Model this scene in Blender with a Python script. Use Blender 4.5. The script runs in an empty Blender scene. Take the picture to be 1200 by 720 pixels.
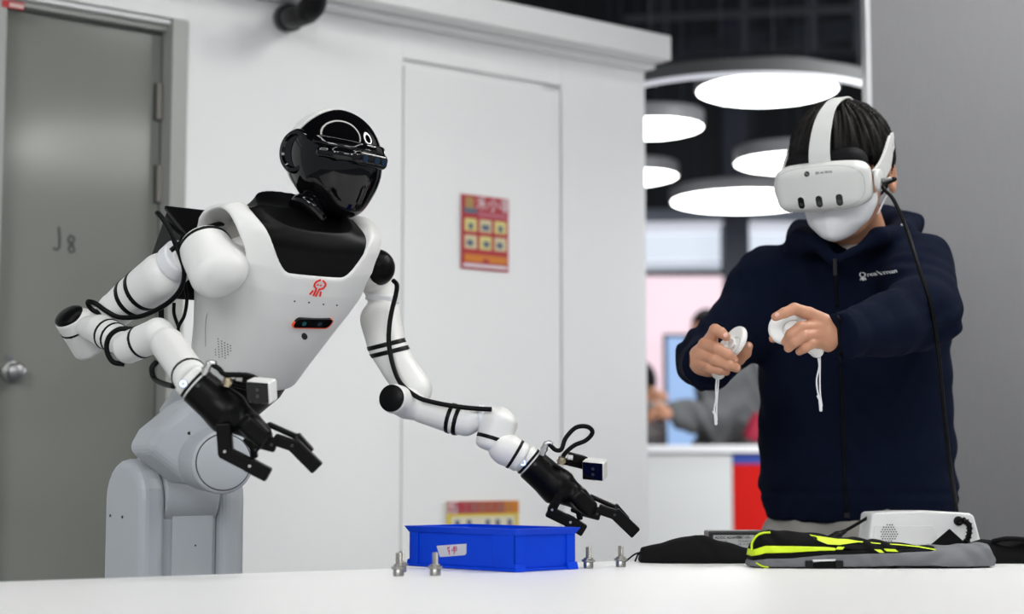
import bpy, bmesh, math, random
import numpy as np
from mathutils import Vector, Matrix

random.seed(7)
np.random.seed(7)
scene = bpy.context.scene
COL = scene.collection

# ------------------------------------------------------------------ camera
FPX = 2000.0                                   # focal length in pixels of the 1200 px wide frame
TILT = math.atan(195.0 / FPX)                  # horizon lies 195 px under the middle of the frame
CAM = np.array([0.0, 0.0, 1.0])
FW = np.array([0.0, math.cos(TILT), math.sin(TILT)])
RT = np.array([1.0, 0.0, 0.0])
UPV = np.array([0.0, -math.sin(TILT), math.cos(TILT)])
cam_data = bpy.data.cameras.new('camera')
cam_data.sensor_width = 36.0
cam_data.lens = 36.0 * FPX / 1200.0
cam_data.clip_start = 0.05
cam_data.clip_end = 100
cam_data.dof.use_dof = True
cam_data.dof.focus_distance = 2.86
cam_data.dof.aperture_fstop = 2.8
cam = bpy.data.objects.new('camera', cam_data)
COL.objects.link(cam)
cam.location = CAM
cam.rotation_euler = (math.pi / 2 + TILT, 0, 0)
scene.camera = cam

# ------------------------------------------------------------------ world and exposure
world = bpy.data.worlds.new('hall_ambient')
scene.world = world
world.use_nodes = True
world.node_tree.nodes['Background'].inputs[0].default_value = (0.86, 0.92, 1.0, 1)
world.node_tree.nodes['Background'].inputs[1].default_value = 0.33
scene.view_settings.view_transform = 'Standard'
scene.view_settings.look = 'None'
scene.view_settings.gamma = 1.0
scene.view_settings.use_curve_mapping = False
scene.view_settings.exposure = 0.26

RING_POWER = 10.5       # radiance of the ring lamps that hang over the booth
# unseen fill lights, added to brighten the booth wall and the far counter
FILL_LIGHTS = []
for (lx, ly, lz, lr, lp, tx, ty, tz) in ((-1.7, -1.3, 2.9, 1.4, 58, -0.9, 4.2, 0.6), (1.0, -1.5, 2.9, 1.4, 30, -0.8, 4.2, 1.0),
        (2.6, 5.7, 2.0, 0.9, 80, 1.0, 7.7, 0.5)):
    ld = bpy.data.lights.new('added_fill_light', 'AREA')
    ld.shape = 'DISK'; ld.size = lr; ld.energy = lp; ld.color = (0.97, 0.985, 1.0)
    lo = bpy.data.objects.new('added_fill_light', ld)
    lo.location = (lx, ly, lz)
    lo.rotation_euler = Vector((tx - lx, ty - ly, tz - lz)).to_track_quat('-Z', 'Y').to_euler()
    COL.objects.link(lo)
    FILL_LIGHTS.append((np.array([lx, ly, lz]), np.array([tx - lx, ty - ly, tz - lz]), lr / 2))

# ------------------------------------------------------------------ pixel helpers (frame 1200 x 720)
def P(px, py, D):
    """World point seen at pixel (px, py), D metres along the optical axis."""
    return CAM + D * (FW + RT * (px - 600.0) / FPX + UPV * (360.0 - py) / FPX)

def G(px, py, z):
    d = FW + RT * (px - 600.0) / FPX + UPV * (360.0 - py) / FPX
    return CAM + d * ((z - CAM[2]) / d[2])

def V(*a):
    return np.array(a, dtype=float)

def nrm(v):
    v = np.asarray(v, float)
    return v / np.linalg.norm(v)

# ------------------------------------------------------------------ materials
MATS = {}
def mat(name, col=(0.8, 0.8, 0.8), rough=0.5, metal=0.0, spec=0.5, coat=0.0, bump=None, var=None,
        emit=None, sheen=0.0, sss=0.0, trans=0.0):
    if name in MATS:
        return MATS[name]
    m = bpy.data.materials.new(name)
    m.use_nodes = True
    nt = m.node_tree
    b = nt.nodes['Principled BSDF']
    b.inputs['Base Color'].default_value = (*col, 1)
    b.inputs['Roughness'].default_value = rough
    b.inputs['Metallic'].default_value = metal
    b.inputs['Specular IOR Level'].default_value = spec
    b.inputs['Coat Weight'].default_value = coat
    if sheen:
        b.inputs['Sheen Weight'].default_value = sheen
    if sss:
        b.inputs['Subsurface Weight'].default_value = sss
        b.inputs['Subsurface Radius'].default_value = (0.012, 0.005, 0.003)
    if trans:
        b.inputs['Transmission Weight'].default_value = trans
    if emit:
        b.inputs['Emission Color'].default_value = (*emit[0], 1)
        b.inputs['Emission Strength'].default_value = emit[1]
    tc = nt.nodes.new('ShaderNodeTexCoord')
    if var:                                     # (scale xyz, second colour, amount)
        mp = nt.nodes.new('ShaderNodeMapping')
        mp.inputs['Scale'].default_value = var[0]
        nz = nt.nodes.new('ShaderNodeTexNoise')
        nz.inputs['Scale'].default_value = 1.0
        nz.inputs['Detail'].default_value = 4.0
        mx = nt.nodes.new('ShaderNodeMix'); mx.data_type = 'RGBA'
        mx.inputs['A'].default_value = (*col, 1)
        mx.inputs['B'].default_value = (*var[1], 1)
        ma = nt.nodes.new('ShaderNodeMath'); ma.operation = 'MULTIPLY'
        ma.inputs[1].default_value = var[2]
        nt.links.new(tc.outputs['Object'], mp.inputs['Vector'])
        nt.links.new(mp.outputs['Vector'], nz.inputs['Vector'])
        nt.links.new(nz.outputs['Fac'], ma.inputs[0])
        nt.links.new(ma.outputs[0], mx.inputs['Factor'])
        nt.links.new(mx.outputs['Result'], b.inputs['Base Color'])
    if bump:                                    # (scale xyz, strength, distance)
        mp2 = nt.nodes.new('ShaderNodeMapping')
        mp2.inputs['Scale'].default_value = bump[0]
        nz2 = nt.nodes.new('ShaderNodeTexNoise')
        nz2.inputs['Scale'].default_value = 1.0
        nz2.inputs['Detail'].default_value = 3.0
        bp = nt.nodes.new('ShaderNodeBump')
        bp.inputs['Strength'].default_value = bump[1]
        bp.inputs['Distance'].default_value = bump[2]
        nt.links.new(tc.outputs['Object'], mp2.inputs['Vector'])
        nt.links.new(mp2.outputs['Vector'], nz2.inputs['Vector'])
        nt.links.new(nz2.outputs['Fac'], bp.inputs['Height'])
        nt.links.new(bp.outputs['Normal'], b.inputs['Normal'])
    MATS[name] = m
    return m

def lamp_mat(name, col, strength, base=0.8):
    return mat(name, col=(base, base, base), rough=0.5, emit=(col, strength))

# ------------------------------------------------------------------ objects
WORLD_O = {}
def tag(o, label=None, cat=None, group=None, kind=None):
    if label: o['label'] = label
    if cat: o['category'] = cat
    if group: o['group'] = group
    if kind: o['kind'] = kind
    return o

def thing(name, loc, label=None, cat=None, group=None, kind=None):
    o = bpy.data.objects.new(name, None)
    o.empty_display_size = 0.05
    COL.objects.link(o)
    o.location = loc
    WORLD_O[o] = np.array(loc, float)
    return tag(o, label, cat, group, kind)

def link(name, verts, faces, m, parent=None, smooth=True, origin=None):
    """One mesh object from world-space vertices."""
    verts = np.asarray(verts, dtype=np.float64).reshape(-1, 3)
    if origin is None:
        origin = (verts.min(0) + verts.max(0)) / 2
        if parent is None:
            origin = V(origin[0], origin[1], verts[:, 2].min())
    origin = np.asarray(origin, float)
    me = bpy.data.meshes.new(name)
    local = verts - origin
    if isinstance(faces, np.ndarray) and faces.ndim == 2 and len(faces):
        n, k = faces.shape
        me.vertices.add(len(local))
        me.vertices.foreach_set('co', local.astype(np.float32).ravel())
        me.loops.add(n * k)
        me.loops.foreach_set('vertex_index', faces.astype(np.int32).ravel())
        me.polygons.add(n)
        me.polygons.foreach_set('loop_start', np.arange(0, n * k, k, dtype=np.int32))
        me.update(calc_edges=True)
        me.validate()
    else:
        me.from_pydata([tuple(v) for v in local], [], [tuple(int(i) for i in f) for f in faces])
        me.update()
    if smooth:
        me.shade_smooth()
    if m is not None:
        me.materials.append(m)
    o = bpy.data.objects.new(name, me)
    COL.objects.link(o)
    WORLD_O[o] = origin
    if parent is not None:
        o.parent = parent
        o.location = origin - WORLD_O[parent]
    else:
        o.location = origin
    return o

def bevel(o, w, seg=2, angle=0.6):
    if w > 0:
        md = o.modifiers.new('bevel', 'BEVEL')
        md.width = w; md.segments = seg; md.limit_method = 'ANGLE'; md.angle_limit = angle
        md.harden_normals = False
    return o

class Frame:
    """A local frame: origin o and unit axes x, y, z (world)."""
    def __init__(s, o, x, y, z):
        s.o = np.asarray(o, float); s.x = nrm(x); s.y = nrm(y); s.z = nrm(z)
        s.M = np.stack([s.x, s.y, s.z])        # rows
    def __call__(s, a, b, c):
        return s.o + a * s.x + b * s.y + c * s.z
    def w(s, pts):
        return np.asarray(pts, float) @ s.M + s.o
    def l(s, pts):
        return (np.asarray(pts, float) - s.o) @ s.M.T

IDF = Frame((0, 0, 0), (1, 0, 0), (0, 1, 0), (0, 0, 1))
BOXF = [(0, 3, 2, 1), (4, 5, 6, 7), (0, 1, 5, 4), (1, 2, 6, 5), (2, 3, 7, 6), (3, 0, 4, 7)]
def box(name, lo, hi, m, parent=None, fr=IDF, bev=0.0, seg=2):
    (a, b, c), (d, e, f) = lo, hi
    vs = [(a, b, c), (d, b, c), (d, e, c), (a, e, c), (a, b, f), (d, b, f), (d, e, f), (a, e, f)]
    o = link(name, fr.w(vs), BOXF, m, parent, smooth=False)
    return bevel(o, bev, seg)

def prism(name, poly, t0, t1, m, parent=None, fr=IDF, bev=0.0, seg=2, smooth=False):
    """poly: list of (x, z) in the frame, extruded along the frame's y from t0 to t1."""
    n = len(poly)
    vs = [(x, t0, z) for x, z in poly] + [(x, t1, z) for x, z in poly]
    area = sum(poly[i][0] * poly[(i + 1) % n][1] - poly[(i + 1) % n][0] * poly[i][1] for i in range(n))
    fs = [tuple(range(n)), tuple(range(2 * n - 1, n - 1, -1))]
    fs += [(i + n, (i + 1) % n + n, (i + 1) % n, i) for i in range(n)]
    if (area < 0) != (t1 < t0):
        fs = [tuple(reversed(f)) for f in fs]
    o = link(name, fr.w(vs), fs, m, parent, smooth=False)
    return bevel(o, bev, seg)

def catmull(pts, sub=8):
    pts = [np.asarray(p, float) for p in pts]
    if len(pts) < 3:
        return [pts[0] + (pts[-1] - pts[0]) * i / sub for i in range(sub + 1)]
    out = []
    ext = [2 * pts[0] - pts[1]] + pts + [2 * pts[-1] - pts[-2]]
    for i in range(1, len(ext) - 2):
        p0, p1, p2, p3 = ext[i - 1:i + 3]
        for k in range(sub):
            t = k / sub
            out.append(0.5 * ((2 * p1) + (-p0 + p2) * t + (2 * p0 - 5 * p1 + 4 * p2 - p3) * t * t
                              + (-p0 + 3 * p1 - 3 * p2 + p3) * t ** 3))
    out.append(pts[-1])
    return out

def sweep(pts, rad, ns=10, flat=1.0, up=None):
    """tube mesh along points; rad is a number or list; flat squeezes the second axis."""
    pts = [np.asarray(p, float) for p in pts]
    n = len(pts)
    rads = rad if hasattr(rad, '__len__') else [rad] * n
    if len(rads) != n:
        rads = np.interp(np.linspace(0, 1, n), np.linspace(0, 1, len(rads)), rads)
    tang = [nrm(pts[min(i + 1, n - 1)] - pts[max(i - 1, 0)] + 1e-12) for i in range(n)]
    ref = np.asarray(up, float) if up is not None else (V(0, 0, 1) if abs(tang[0][2]) < 0.9 else V(1, 0, 0))
    u = nrm(np.cross(tang[0], ref))
    vs, fs = [], []
    for i in range(n):
        if up is not None:
            u = nrm(np.cross(tang[i], ref))
        else:
            u = nrm(u - tang[i] * np.dot(u, tang[i]))
        w = np.cross(tang[i], u)
        for k in range(ns):
            a = 2 * math.pi * k / ns
            vs.append(pts[i] + rads[i] * (math.cos(a) * u + flat * math.sin(a) * w))
    for i in range(n - 1):
        for k in range(ns):
            k2 = (k + 1) % ns
            fs.append((i * ns + k, i * ns + k2, (i + 1) * ns + k2, (i + 1) * ns + k))
    fs.append(tuple(reversed(range(ns))))
    fs.append(tuple((n - 1) * ns + k for k in range(ns)))
    return vs, fs

def tube(name, pts, rad, m, parent=None, ns=10, sub=8, flat=1.0, up=None):
    vs, fs = sweep(catmull(pts, sub), rad, ns, flat, up)
    return link(name, vs, fs, m, parent)

def lathe(name, prof, a, axis, m, parent=None, ns=32, smooth=True, scale2=1.0, ref=None):
    """prof: list of (r, t) along axis from point a."""
    axis = nrm(axis)
    ref = np.asarray(ref, float) if ref is not None else (V(0, 0, 1) if abs(axis[2]) < 0.9 else V(1, 0, 0))
    u = nrm(np.cross(ref, axis)); w = np.cross(axis, u)
    vs, fs = [], []
    for r, t in prof:
        for k in range(ns):
            an = 2 * math.pi * k / ns
            vs.append(np.asarray(a) + axis * t + r * (math.cos(an) * u + scale2 * math.sin(an) * w))
    for i in range(len(prof) - 1):
        for k in range(ns):
            k2 = (k + 1) % ns
            fs.append((i * ns + k, i * ns + k2, (i + 1) * ns + k2, (i + 1) * ns + k))
    fs.append(tuple(reversed(range(ns))))
    fs.append(tuple((len(prof) - 1) * ns + k for k in range(ns)))
    o = link(name, vs, fs, m, parent, smooth=smooth)
    if smooth:
        md = o.modifiers.new('edges', 'EDGE_SPLIT'); md.split_angle = 0.7
    return o

def rod(name, a, b, r, m, parent=None, ns=20, rnd=0.0):
    a = np.asarray(a, float); b = np.asarray(b, float)
    L = np.linalg.norm(b - a)
    e = min(rnd, r * 0.9, L * 0.45)
    if e > 0:
        prof = [(r - e, 0)] + [(r - e + e * math.sin(t), e - e * math.cos(t)) for t in (0.4, 0.8, 1.2, 1.5708)]
        prof += [(r - e + e * math.cos(t), L - e + e * math.sin(t)) for t in (0, 0.4, 0.8, 1.2, 1.5708)]
    else:
        prof = [(r, 0), (r, L)]
    return lathe(name, prof, a, b - a, m, parent, ns)

def stroke(name, polys, w, t, m, parent, fr, close=False):
    """flat strokes (lists of 2D points in frame x,z) as thin raised bars; all strokes join into one mesh."""
    vs, fs = [], []
    for poly in polys:
        pts = [V(p[0], p[1]) for p in poly]
        n = len(pts)
        base = len(vs)
        for i in range(n):
            a = pts[max(i - 1, 0)]; b = pts[min(i + 1, n - 1)]
            d = nrm(b - a); q = V(-d[1], d[0])
            for s in (1, -1):
                for yy in (-t, 0.0005):
                    c = pts[i] + s * q * w / 2
                    vs.append((c[0], yy, c[1]))
        for i in range(n - 1):
            k = base + i * 4; j = k + 4
            fs += [(k, k + 2, j + 2, j), (k + 1, j + 1, j + 3, k + 3), (k, j, j + 1, k + 1), (k + 2, k + 3, j + 3, j + 2)]
        fs += [(base, base + 1, base + 3, base + 2)]
        e = base + (n - 1) * 4
        fs += [(e, e + 2, e + 3, e + 1)]
    return link(name, fr.w(vs), fs, m, parent, smooth=False)

def text_mesh(name, txt, size, m, parent, fr, depth=0.0006, bold=False, shear=0.0, align='CENTER'):
    """lettering lying in the frame's x-z plane, proud along -y."""
    cu = bpy.data.curves.new(name, 'FONT')
    cu.body = txt; cu.size = size; cu.extrude = depth / 2
    cu.align_x = align; cu.align_y = 'CENTER'; cu.shear = shear
    cu.resolution_u = 3
    if bold:
        cu.offset = size * 0.018
    t = bpy.data.objects.new(name, cu)
    COL.objects.link(t)
    dg = bpy.context.evaluated_depsgraph_get()
    me = bpy.data.meshes.new_from_object(t.evaluated_get(dg))
    bpy.data.objects.remove(t)
    n = len(me.vertices)
    co = np.zeros(n * 3, np.float32); me.vertices.foreach_get('co', co)
    co = co.reshape(-1, 3).astype(float)
    vs = fr.w(np.stack([co[:, 0], -co[:, 2], co[:, 1]], 1))
    fs = [tuple(p.vertices) for p in me.polygons]
    bpy.data.meshes.remove(me); bpy.data.curves.remove(cu)
    return link(name, vs, fs, m, parent, smooth=False)

def conform(o, f, d, lift=0.0006, rng=0.09, n=721):
    """drop the vertices of a thin appliqué onto the surface f = 0, looking along d; keeps its own small thickness"""
    me = o.data
    co = np.zeros(len(me.vertices) * 3, np.float32); me.vertices.foreach_get('co', co)
    co = co.reshape(-1, 3).astype(float)
    d = nrm(d); w = co + WORLD_O[o]
    t = (w @ d); tmin = t.min()
    ts = np.linspace(-rng, rng, n)
    pts = w[:, None, :] + ts[None, :, None] * d
    v = f(pts.reshape(-1, 3)).reshape(len(w), n)
    hit = v < 0
    i = np.argmax(hit, 1)
    ok = hit.any(1)
    new = w + (ts[i] - lift)[:, None] * d + ((t - t.mean()) * 0.35)[:, None] * d * 0.0
    # alternate skin: vertices that were nearer the viewer stay nearer
    front = t < np.median(t)
    new = np.where(front[:, None], new, new + d * lift * 1.5)
    w = np.where(ok[:, None], new, w)
    me.vertices.foreach_set('co', (w - WORLD_O[o]).astype(np.float32).ravel())
    me.update()
    return o

# ------------------------------------------------------------------ implicit solids (numpy) and their mesher
class S:
    def __init__(s, f, lo, hi):
        s.f = f; s.lo = np.asarray(lo, float); s.hi = np.asarray(hi, float)

def cap(a, b, ra, rb=None):
    a = np.asarray(a, float); b = np.asarray(b, float)
    rb = ra if rb is None else rb
    ab = b - a; L2 = max(float(ab @ ab), 1e-12)
    def f(p):
        t = np.clip(((p - a) @ ab) / L2, 0, 1)
        d = p - a - t[:, None] * ab
        return np.sqrt((d * d).sum(1)) - (ra + (rb - ra) * t)
    return S(f, np.minimum(a - ra, b - rb), np.maximum(a + ra, b + rb))

def chain(pts, rads, k=0.0):
    return union(*[cap(pts[i], pts[i + 1], rads[i], rads[i + 1]) for i in range(len(pts) - 1)], k=k)

def cyl(a, b, r, rnd=0.004, r2=None):
    a = np.asarray(a, float); b = np.asarray(b, float)
    L = np.linalg.norm(b - a); ax = (b - a) / L; c = (a + b) / 2
    r2 = r if r2 is None else r2
    def f(p):
        q = p - c; h = q @ ax
        rad = np.sqrt(np.maximum((q * q).sum(1) - h * h, 0))
        rr = r + (r2 - r) * np.clip(h / L + 0.5, 0, 1)
        dx = rad - rr + rnd; dy = np.abs(h) - L / 2 + rnd
        return np.minimum(np.maximum(dx, dy), 0) + np.sqrt(np.maximum(dx, 0) ** 2 + np.maximum(dy, 0) ** 2) - rnd
    R = max(r, r2)
    return S(f, np.minimum(a, b) - R, np.maximum(a, b) + R)

def ell(c, r, M=None):
    c = np.asarray(c, float); r = np.asarray(r, float)
    M = np.eye(3) if M is None else np.asarray(M)
    def f(p):
        q = (p - c) @ M.T
        k0 = np.sqrt(((q / r) ** 2).sum(1)); k1 = np.sqrt(((q / r ** 2) ** 2).sum(1))
        return k0 * (k0 - 1) / np.maximum(k1, 1e-9)
    R = r.max()
    return S(f, c - R, c + R)

def rbox(c, half, rnd, M=None):
    c = np.asarray(c, float); half = np.asarray(half, float)
    M = np.eye(3) if M is None else np.asarray(M)
    def f(p):
        q = np.abs((p - c) @ M.T) - half + rnd
        return np.sqrt((np.maximum(q, 0) ** 2).sum(1)) + np.minimum(q.max(1), 0) - rnd
    ext = np.abs(M.T) @ half
    return S(f, c - ext, c + ext)

def _smin(a, b, k):
    if k <= 0:
        return np.minimum(a, b)
    h = np.maximum(k - np.abs(a - b), 0) / k
    return np.minimum(a, b) - h * h * k * 0.25

def union(*ss, k=0.0):
    def f(p):
        d = ss[0].f(p)
        for s in ss[1:]:
            d = _smin(d, s.f(p), k)
        return d
    return S(f, np.min([s.lo for s in ss], 0), np.max([s.hi for s in ss], 0))

def minus(a, *bs, k=0.0):
    def f(p):
        d = a.f(p)
        for b in bs:
            d = -_smin(-d, b.f(p), k)
        return d
    return S(f, a.lo, a.hi)

def inter(a, b, k=0.0):
    def f(p):
        return -_smin(-a.f(p), -b.f(p), k)
    return S(f, np.maximum(a.lo, b.lo), np.minimum(a.hi, b.hi))

def offset(a, d):
    return S(lambda p: a.f(p) - d, a.lo - max(d, 0), a.hi + max(d, 0))

def half(pt, n):
    """half space: inside where (p - pt).n < 0 (unbounded: only for inter / minus)"""
    pt = np.asarray(pt, float); n = nrm(n)
    return S(lambda p: (p - pt) @ n, [-1e3] * 3, [1e3] * 3)

def slab(pt, n, hw, R=0.2):
    pt = np.asarray(pt, float); n = nrm(n)
    return S(lambda p: np.abs((p - pt) @ n) - hw, pt - R, pt + R)

def func(g, lo, hi):
    return S(g, lo, hi)

def displace(a, g, m=0.01):
    return S(lambda p: a.f(p) + g(p), a.lo - m, a.hi + m)

def surf(s, h, pad=2):
    lo = s.lo - h * pad
    n = np.ceil((s.hi + h * pad - lo) / h).astype(int) + 1
    ax = [lo[i] + h * np.arange(n[i]) for i in range(3)]
    # coarse pass on blocks of B cells, then fine samples only near the surface
    B = 4
    n = ((n + B - 1) // B) * B
    nb = n // B
    ax = [lo[i] + h * np.arange(n[i]) for i in range(3)]
    bx_ = [lo[i] + h * (B * np.arange(nb[i]) + (B - 1) / 2) for i in range(3)]
    cg = np.stack(np.meshgrid(*bx_, indexing='ij'), -1).reshape(-1, 3)
    cv = np.empty(len(cg))
    for i in range(0, len(cg), 400000):
        cv[i:i + 400000] = s.f(cg[i:i + 400000])
    near = np.abs(cv) < 5.0 * h + 0.0015
    v = np.broadcast_to(np.where(cv < 0, -1.0, 1.0).reshape(*nb, 1, 1, 1), (*nb, B, B, B)).copy().reshape(-1, B * B * B)
    off = np.stack(np.meshgrid(*[np.arange(B) - (B - 1) / 2] * 3, indexing='ij'), -1).reshape(-1, 3) * h
    ni = np.nonzero(near)[0]
    for i in range(0, len(ni), 6000):
        k = ni[i:i + 6000]
        v[k] = s.f((cg[k][:, None, :] + off[None]).reshape(-1, 3)).reshape(len(k), -1)
    v = v.reshape(*nb, B, B, B).transpose(0, 3, 1, 4, 2, 5).reshape(n)
    neg = v < 0
    cnt = np.zeros(n - 1, np.int8)
    for dx in (0, 1):
        for dy in (0, 1):
            for dz in (0, 1):
                cnt += neg[dx:n[0] - 1 + dx, dy:n[1] - 1 + dy, dz:n[2] - 1 + dz]
    act = (cnt > 0) & (cnt < 8)
    ii = np.argwhere(act)
    idx = -np.ones(n - 1, np.int64)
    idx[act] = np.arange(len(ii))
    acc = np.zeros((len(ii), 3)); num = np.zeros(len(ii))
    corners = [(0, 0, 0), (1, 0, 0), (0, 1, 0), (1, 1, 0), (0, 0, 1), (1, 0, 1), (0, 1, 1), (1, 1, 1)]
    for a in range(8):
        for b in range(a + 1, 8):
            ca, cb = np.array(corners[a]), np.array(corners[b])
            if np.abs(ca - cb).sum() != 1:
                continue
            va = v[tuple((ii + ca).T)]; vb = v[tuple((ii + cb).T)]
            m = (va < 0) != (vb < 0)
            t = np.where(m, va / np.where(m, va - vb, 1), 0)
            pt = ca + t[:, None] * (cb - ca)
            acc += np.where(m[:, None], pt, 0); num += m
    verts = lo + h * (ii + acc / np.maximum(num, 1)[:, None])
    faces = []
    for axis in range(3):
        o1, o2 = [(1, 2), (2, 0), (0, 1)][axis]
        sl0 = [slice(None)] * 3; sl1 = [slice(None)] * 3
        sl0[axis] = slice(0, n[axis] - 1); sl1[axis] = slice(1, n[axis])
        for o in (o1, o2):
            sl0[o] = slice(1, n[o] - 1); sl1[o] = slice(1, n[o] - 1)
        a = neg[tuple(sl0)]; b = neg[tuple(sl1)]
        for flag in (True, False):
            e = np.argwhere((a == flag) & (b == (not flag)))
            if not len(e):
                continue
            off = np.zeros(3, int); off[o1] = 1; off[o2] = 1
            c = e + off
            d1 = np.zeros(3, int); d1[o1] = 1
            d2 = np.zeros(3, int); d2[o2] = 1
            q = np.stack([idx[tuple((c - d1 - d2).T)], idx[tuple((c - d2).T)], idx[tuple(c.T)], idx[tuple((c - d1).T)]], 1)
            faces.append(q if flag else q[:, ::-1])
    faces = np.concatenate(faces)
    for _ in range(2):
        d = s.f(verts); gr = np.zeros_like(verts); e = h * 0.25
        for i in range(3):
            q = verts.copy(); q[:, i] += e; gp = s.f(q)
            q[:, i] -= 2 * e; gr[:, i] = (gp - s.f(q)) / (2 * e)
        g2 = np.maximum((gr * gr).sum(1), 0.05)
        step = -(d / g2)[:, None] * gr
        L = np.sqrt((step * step).sum(1)); lim = h * 0.7
        step *= np.minimum(1, lim / np.maximum(L, 1e-12))[:, None]
        verts = verts + step
    return verts, faces

def solid(name, s, h, m, parent=None, label=None):
    vs, fs = surf(s, h)
    o = link(name, vs, fs, m, parent)
    if label:
        o['label'] = label
    return o

def band(name, body, pt, axis, hw, m, parent, out=0.0012, h=0.0016, R=0.06):
    """a dark ring inlaid round a link: slice of the slightly inflated link."""
    return solid(name, inter(offset(body, out), slab(pt, axis, hw, R)), h, m, parent)
# ------------------------------------------------------------------ shared materials
WHITEWALL = mat('painted_wall_white', (0.86, 0.86, 0.855), 0.55, bump=((60, 60, 60), 0.03, 0.002))
DOORGREY = mat('door_grey_green_enamel', (0.215, 0.225, 0.197), 0.125, spec=0.5, var=((1.2, 1.2, 0.9), (0.20, 0.205, 0.185), 0.6),
               bump=((4, 4, 2), 0.05, 0.004))
FRAMEGREY = mat('door_frame_grey', (0.36, 0.37, 0.345), 0.4)
DARKGAP = mat('dark_rubber_seal', (0.05, 0.05, 0.045), 0.7)
STEEL = mat('brushed_steel', (0.40, 0.39, 0.365), 0.32, metal=1.0, bump=((40, 40, 400), 0.1, 0.0005))
FLOORM = mat('hall_floor_grey', (0.30, 0.30, 0.31), 0.35, var=((0.8, 0.8, 0.8), (0.24, 0.24, 0.25), 0.7))
BLACKCEIL = mat('black_ceiling_paint', (0.004, 0.0045, 0.006), 0.8)
TRUSSM = mat('blue_grey_truss_paint', (0.020, 0.025, 0.034), 0.6)
PANELM = mat('grey_partition_fabric', (0.215, 0.215, 0.222), 0.85, spec=0.2, bump=((900, 900, 90), 0.25, 0.001),
             var=((260, 260, 14), (0.185, 0.185, 0.19), 0.9))
BLACKPLASTIC = mat('black_satin_plastic', (0.006, 0.006, 0.007), 0.42, spec=0.2)

# ------------------------------------------------------------------ floor and ceiling
tag(box('floor', (-6, -3, -0.05), (9, 16, 0.0), FLOORM), 'grey hall floor under the booth', kind='structure')
ceil = tag(box('ceiling', (-6, -3, 5.0), (9, 16, 5.1), BLACKCEIL), 'black open ceiling high above the hall', kind='structure')

# ------------------------------------------------------------------ booth wall on the left
WD = nrm(V(1.312, 1.0047, 0)); WN = V(-WD[1], WD[0], 0)          # along the wall, into the wall
W0 = P(600, 555, 4.8); W0[2] = 0
WF = Frame(W0, WD, WN, (0, 0, 1))
def W(px, py, off=0.0):
    """(s, z) on the wall face, off metres in front of it"""
    d = FW + RT * (px - 600.0) / FPX + UPV * (360.0 - py) / FPX
    t = ((W0 - WN * off - CAM) @ WN) / (d @ WN)
    q = CAM + d * t
    return float((q - W0) @ WD), float(q[2])

s_frame = W(212, 300)[0]; s_end = W(758, 400)[0]; s_p0 = W(472, 300)[0]; s_p1 = W(658, 300)[0]
z_gr = (W(473, 72)[1] + W(655, 104)[1]) / 2
z_fr = W(208, 24)[1]                                           # top of the door frame
c_s, c_z0 = W(787, 71, 0.13); c_z1 = W(787, 42, 0.13)[1]
z_top = c_z0 + 0.02
SK = 0.020
wall = tag(box('wall_left', (s_frame, SK, 0), (s_end, 0.09, z_top), WHITEWALL, None, WF),
           'white booth wall behind the robot', kind='structure')
def wp(lo, hi):
    return box('wall_panel', lo, hi, WHITEWALL, wall, WF, 0.0015, 1)
wp((s_frame, 0, 0), (s_p0 - 0.003, SK, z_top))
wp((s_p0 + 0.003, 0.0015, 0), (s_p1 - 0.003, SK, z_gr - 0.010))
wp((s_p0 - 0.003, 0, z_gr + 0.010), (s_p1 + 0.003, SK, z_top))
wp((s_p1 + 0.003, 0, 0), (s_end, SK, z_top))
z_fr2 = z_fr
box('wall_panel', (s_frame - 2.2, 0, z_fr2 - 0.012), (s_frame, 0.09, z_top), WHITEWALL, wall, WF)
corn = tag(box('trim_1', (s_frame - 2.2, -0.13, c_z0), (c_s, 0.12, c_z1), WHITEWALL, None, WF, 0.004),
           'white cornice running along the top of the booth wall', kind='structure')
box('cove_strip', (s_frame - 2.2, -0.055, c_z0 - 0.012), (s_end - 0.005, 0.0, c_z0 - 0.0005), WHITEWALL, corn, WF, 0.003)

# ------------------------------------------------------------------ grey steel door
s_l0 = W(2.5, 300, 0.012)[0]; s_l1 = W(187, 300, -0.05)[0]
z_l = W(100, 26, -0.05)[1]
door = thing('door_1', WF((s_l0 + s_l1) / 2, 0.04, 0), 'grey-green steel door in a grey frame behind the robot', kind='structure')
box('door_leaf', (s_l0, 0.05, 0.01), (s_l1 - 0.004, 0.095, z_l), DOORGREY, door, WF, 0.003)
s_fi = W(195, 300, 0.0)[0]
box('wall_panel', (s_frame - 2.2, 0, 0), (s_l0 - 0.0905, 0.09, z_fr2 - 0.0125), WHITEWALL, wall, WF)
fr_top = z_fr
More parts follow.
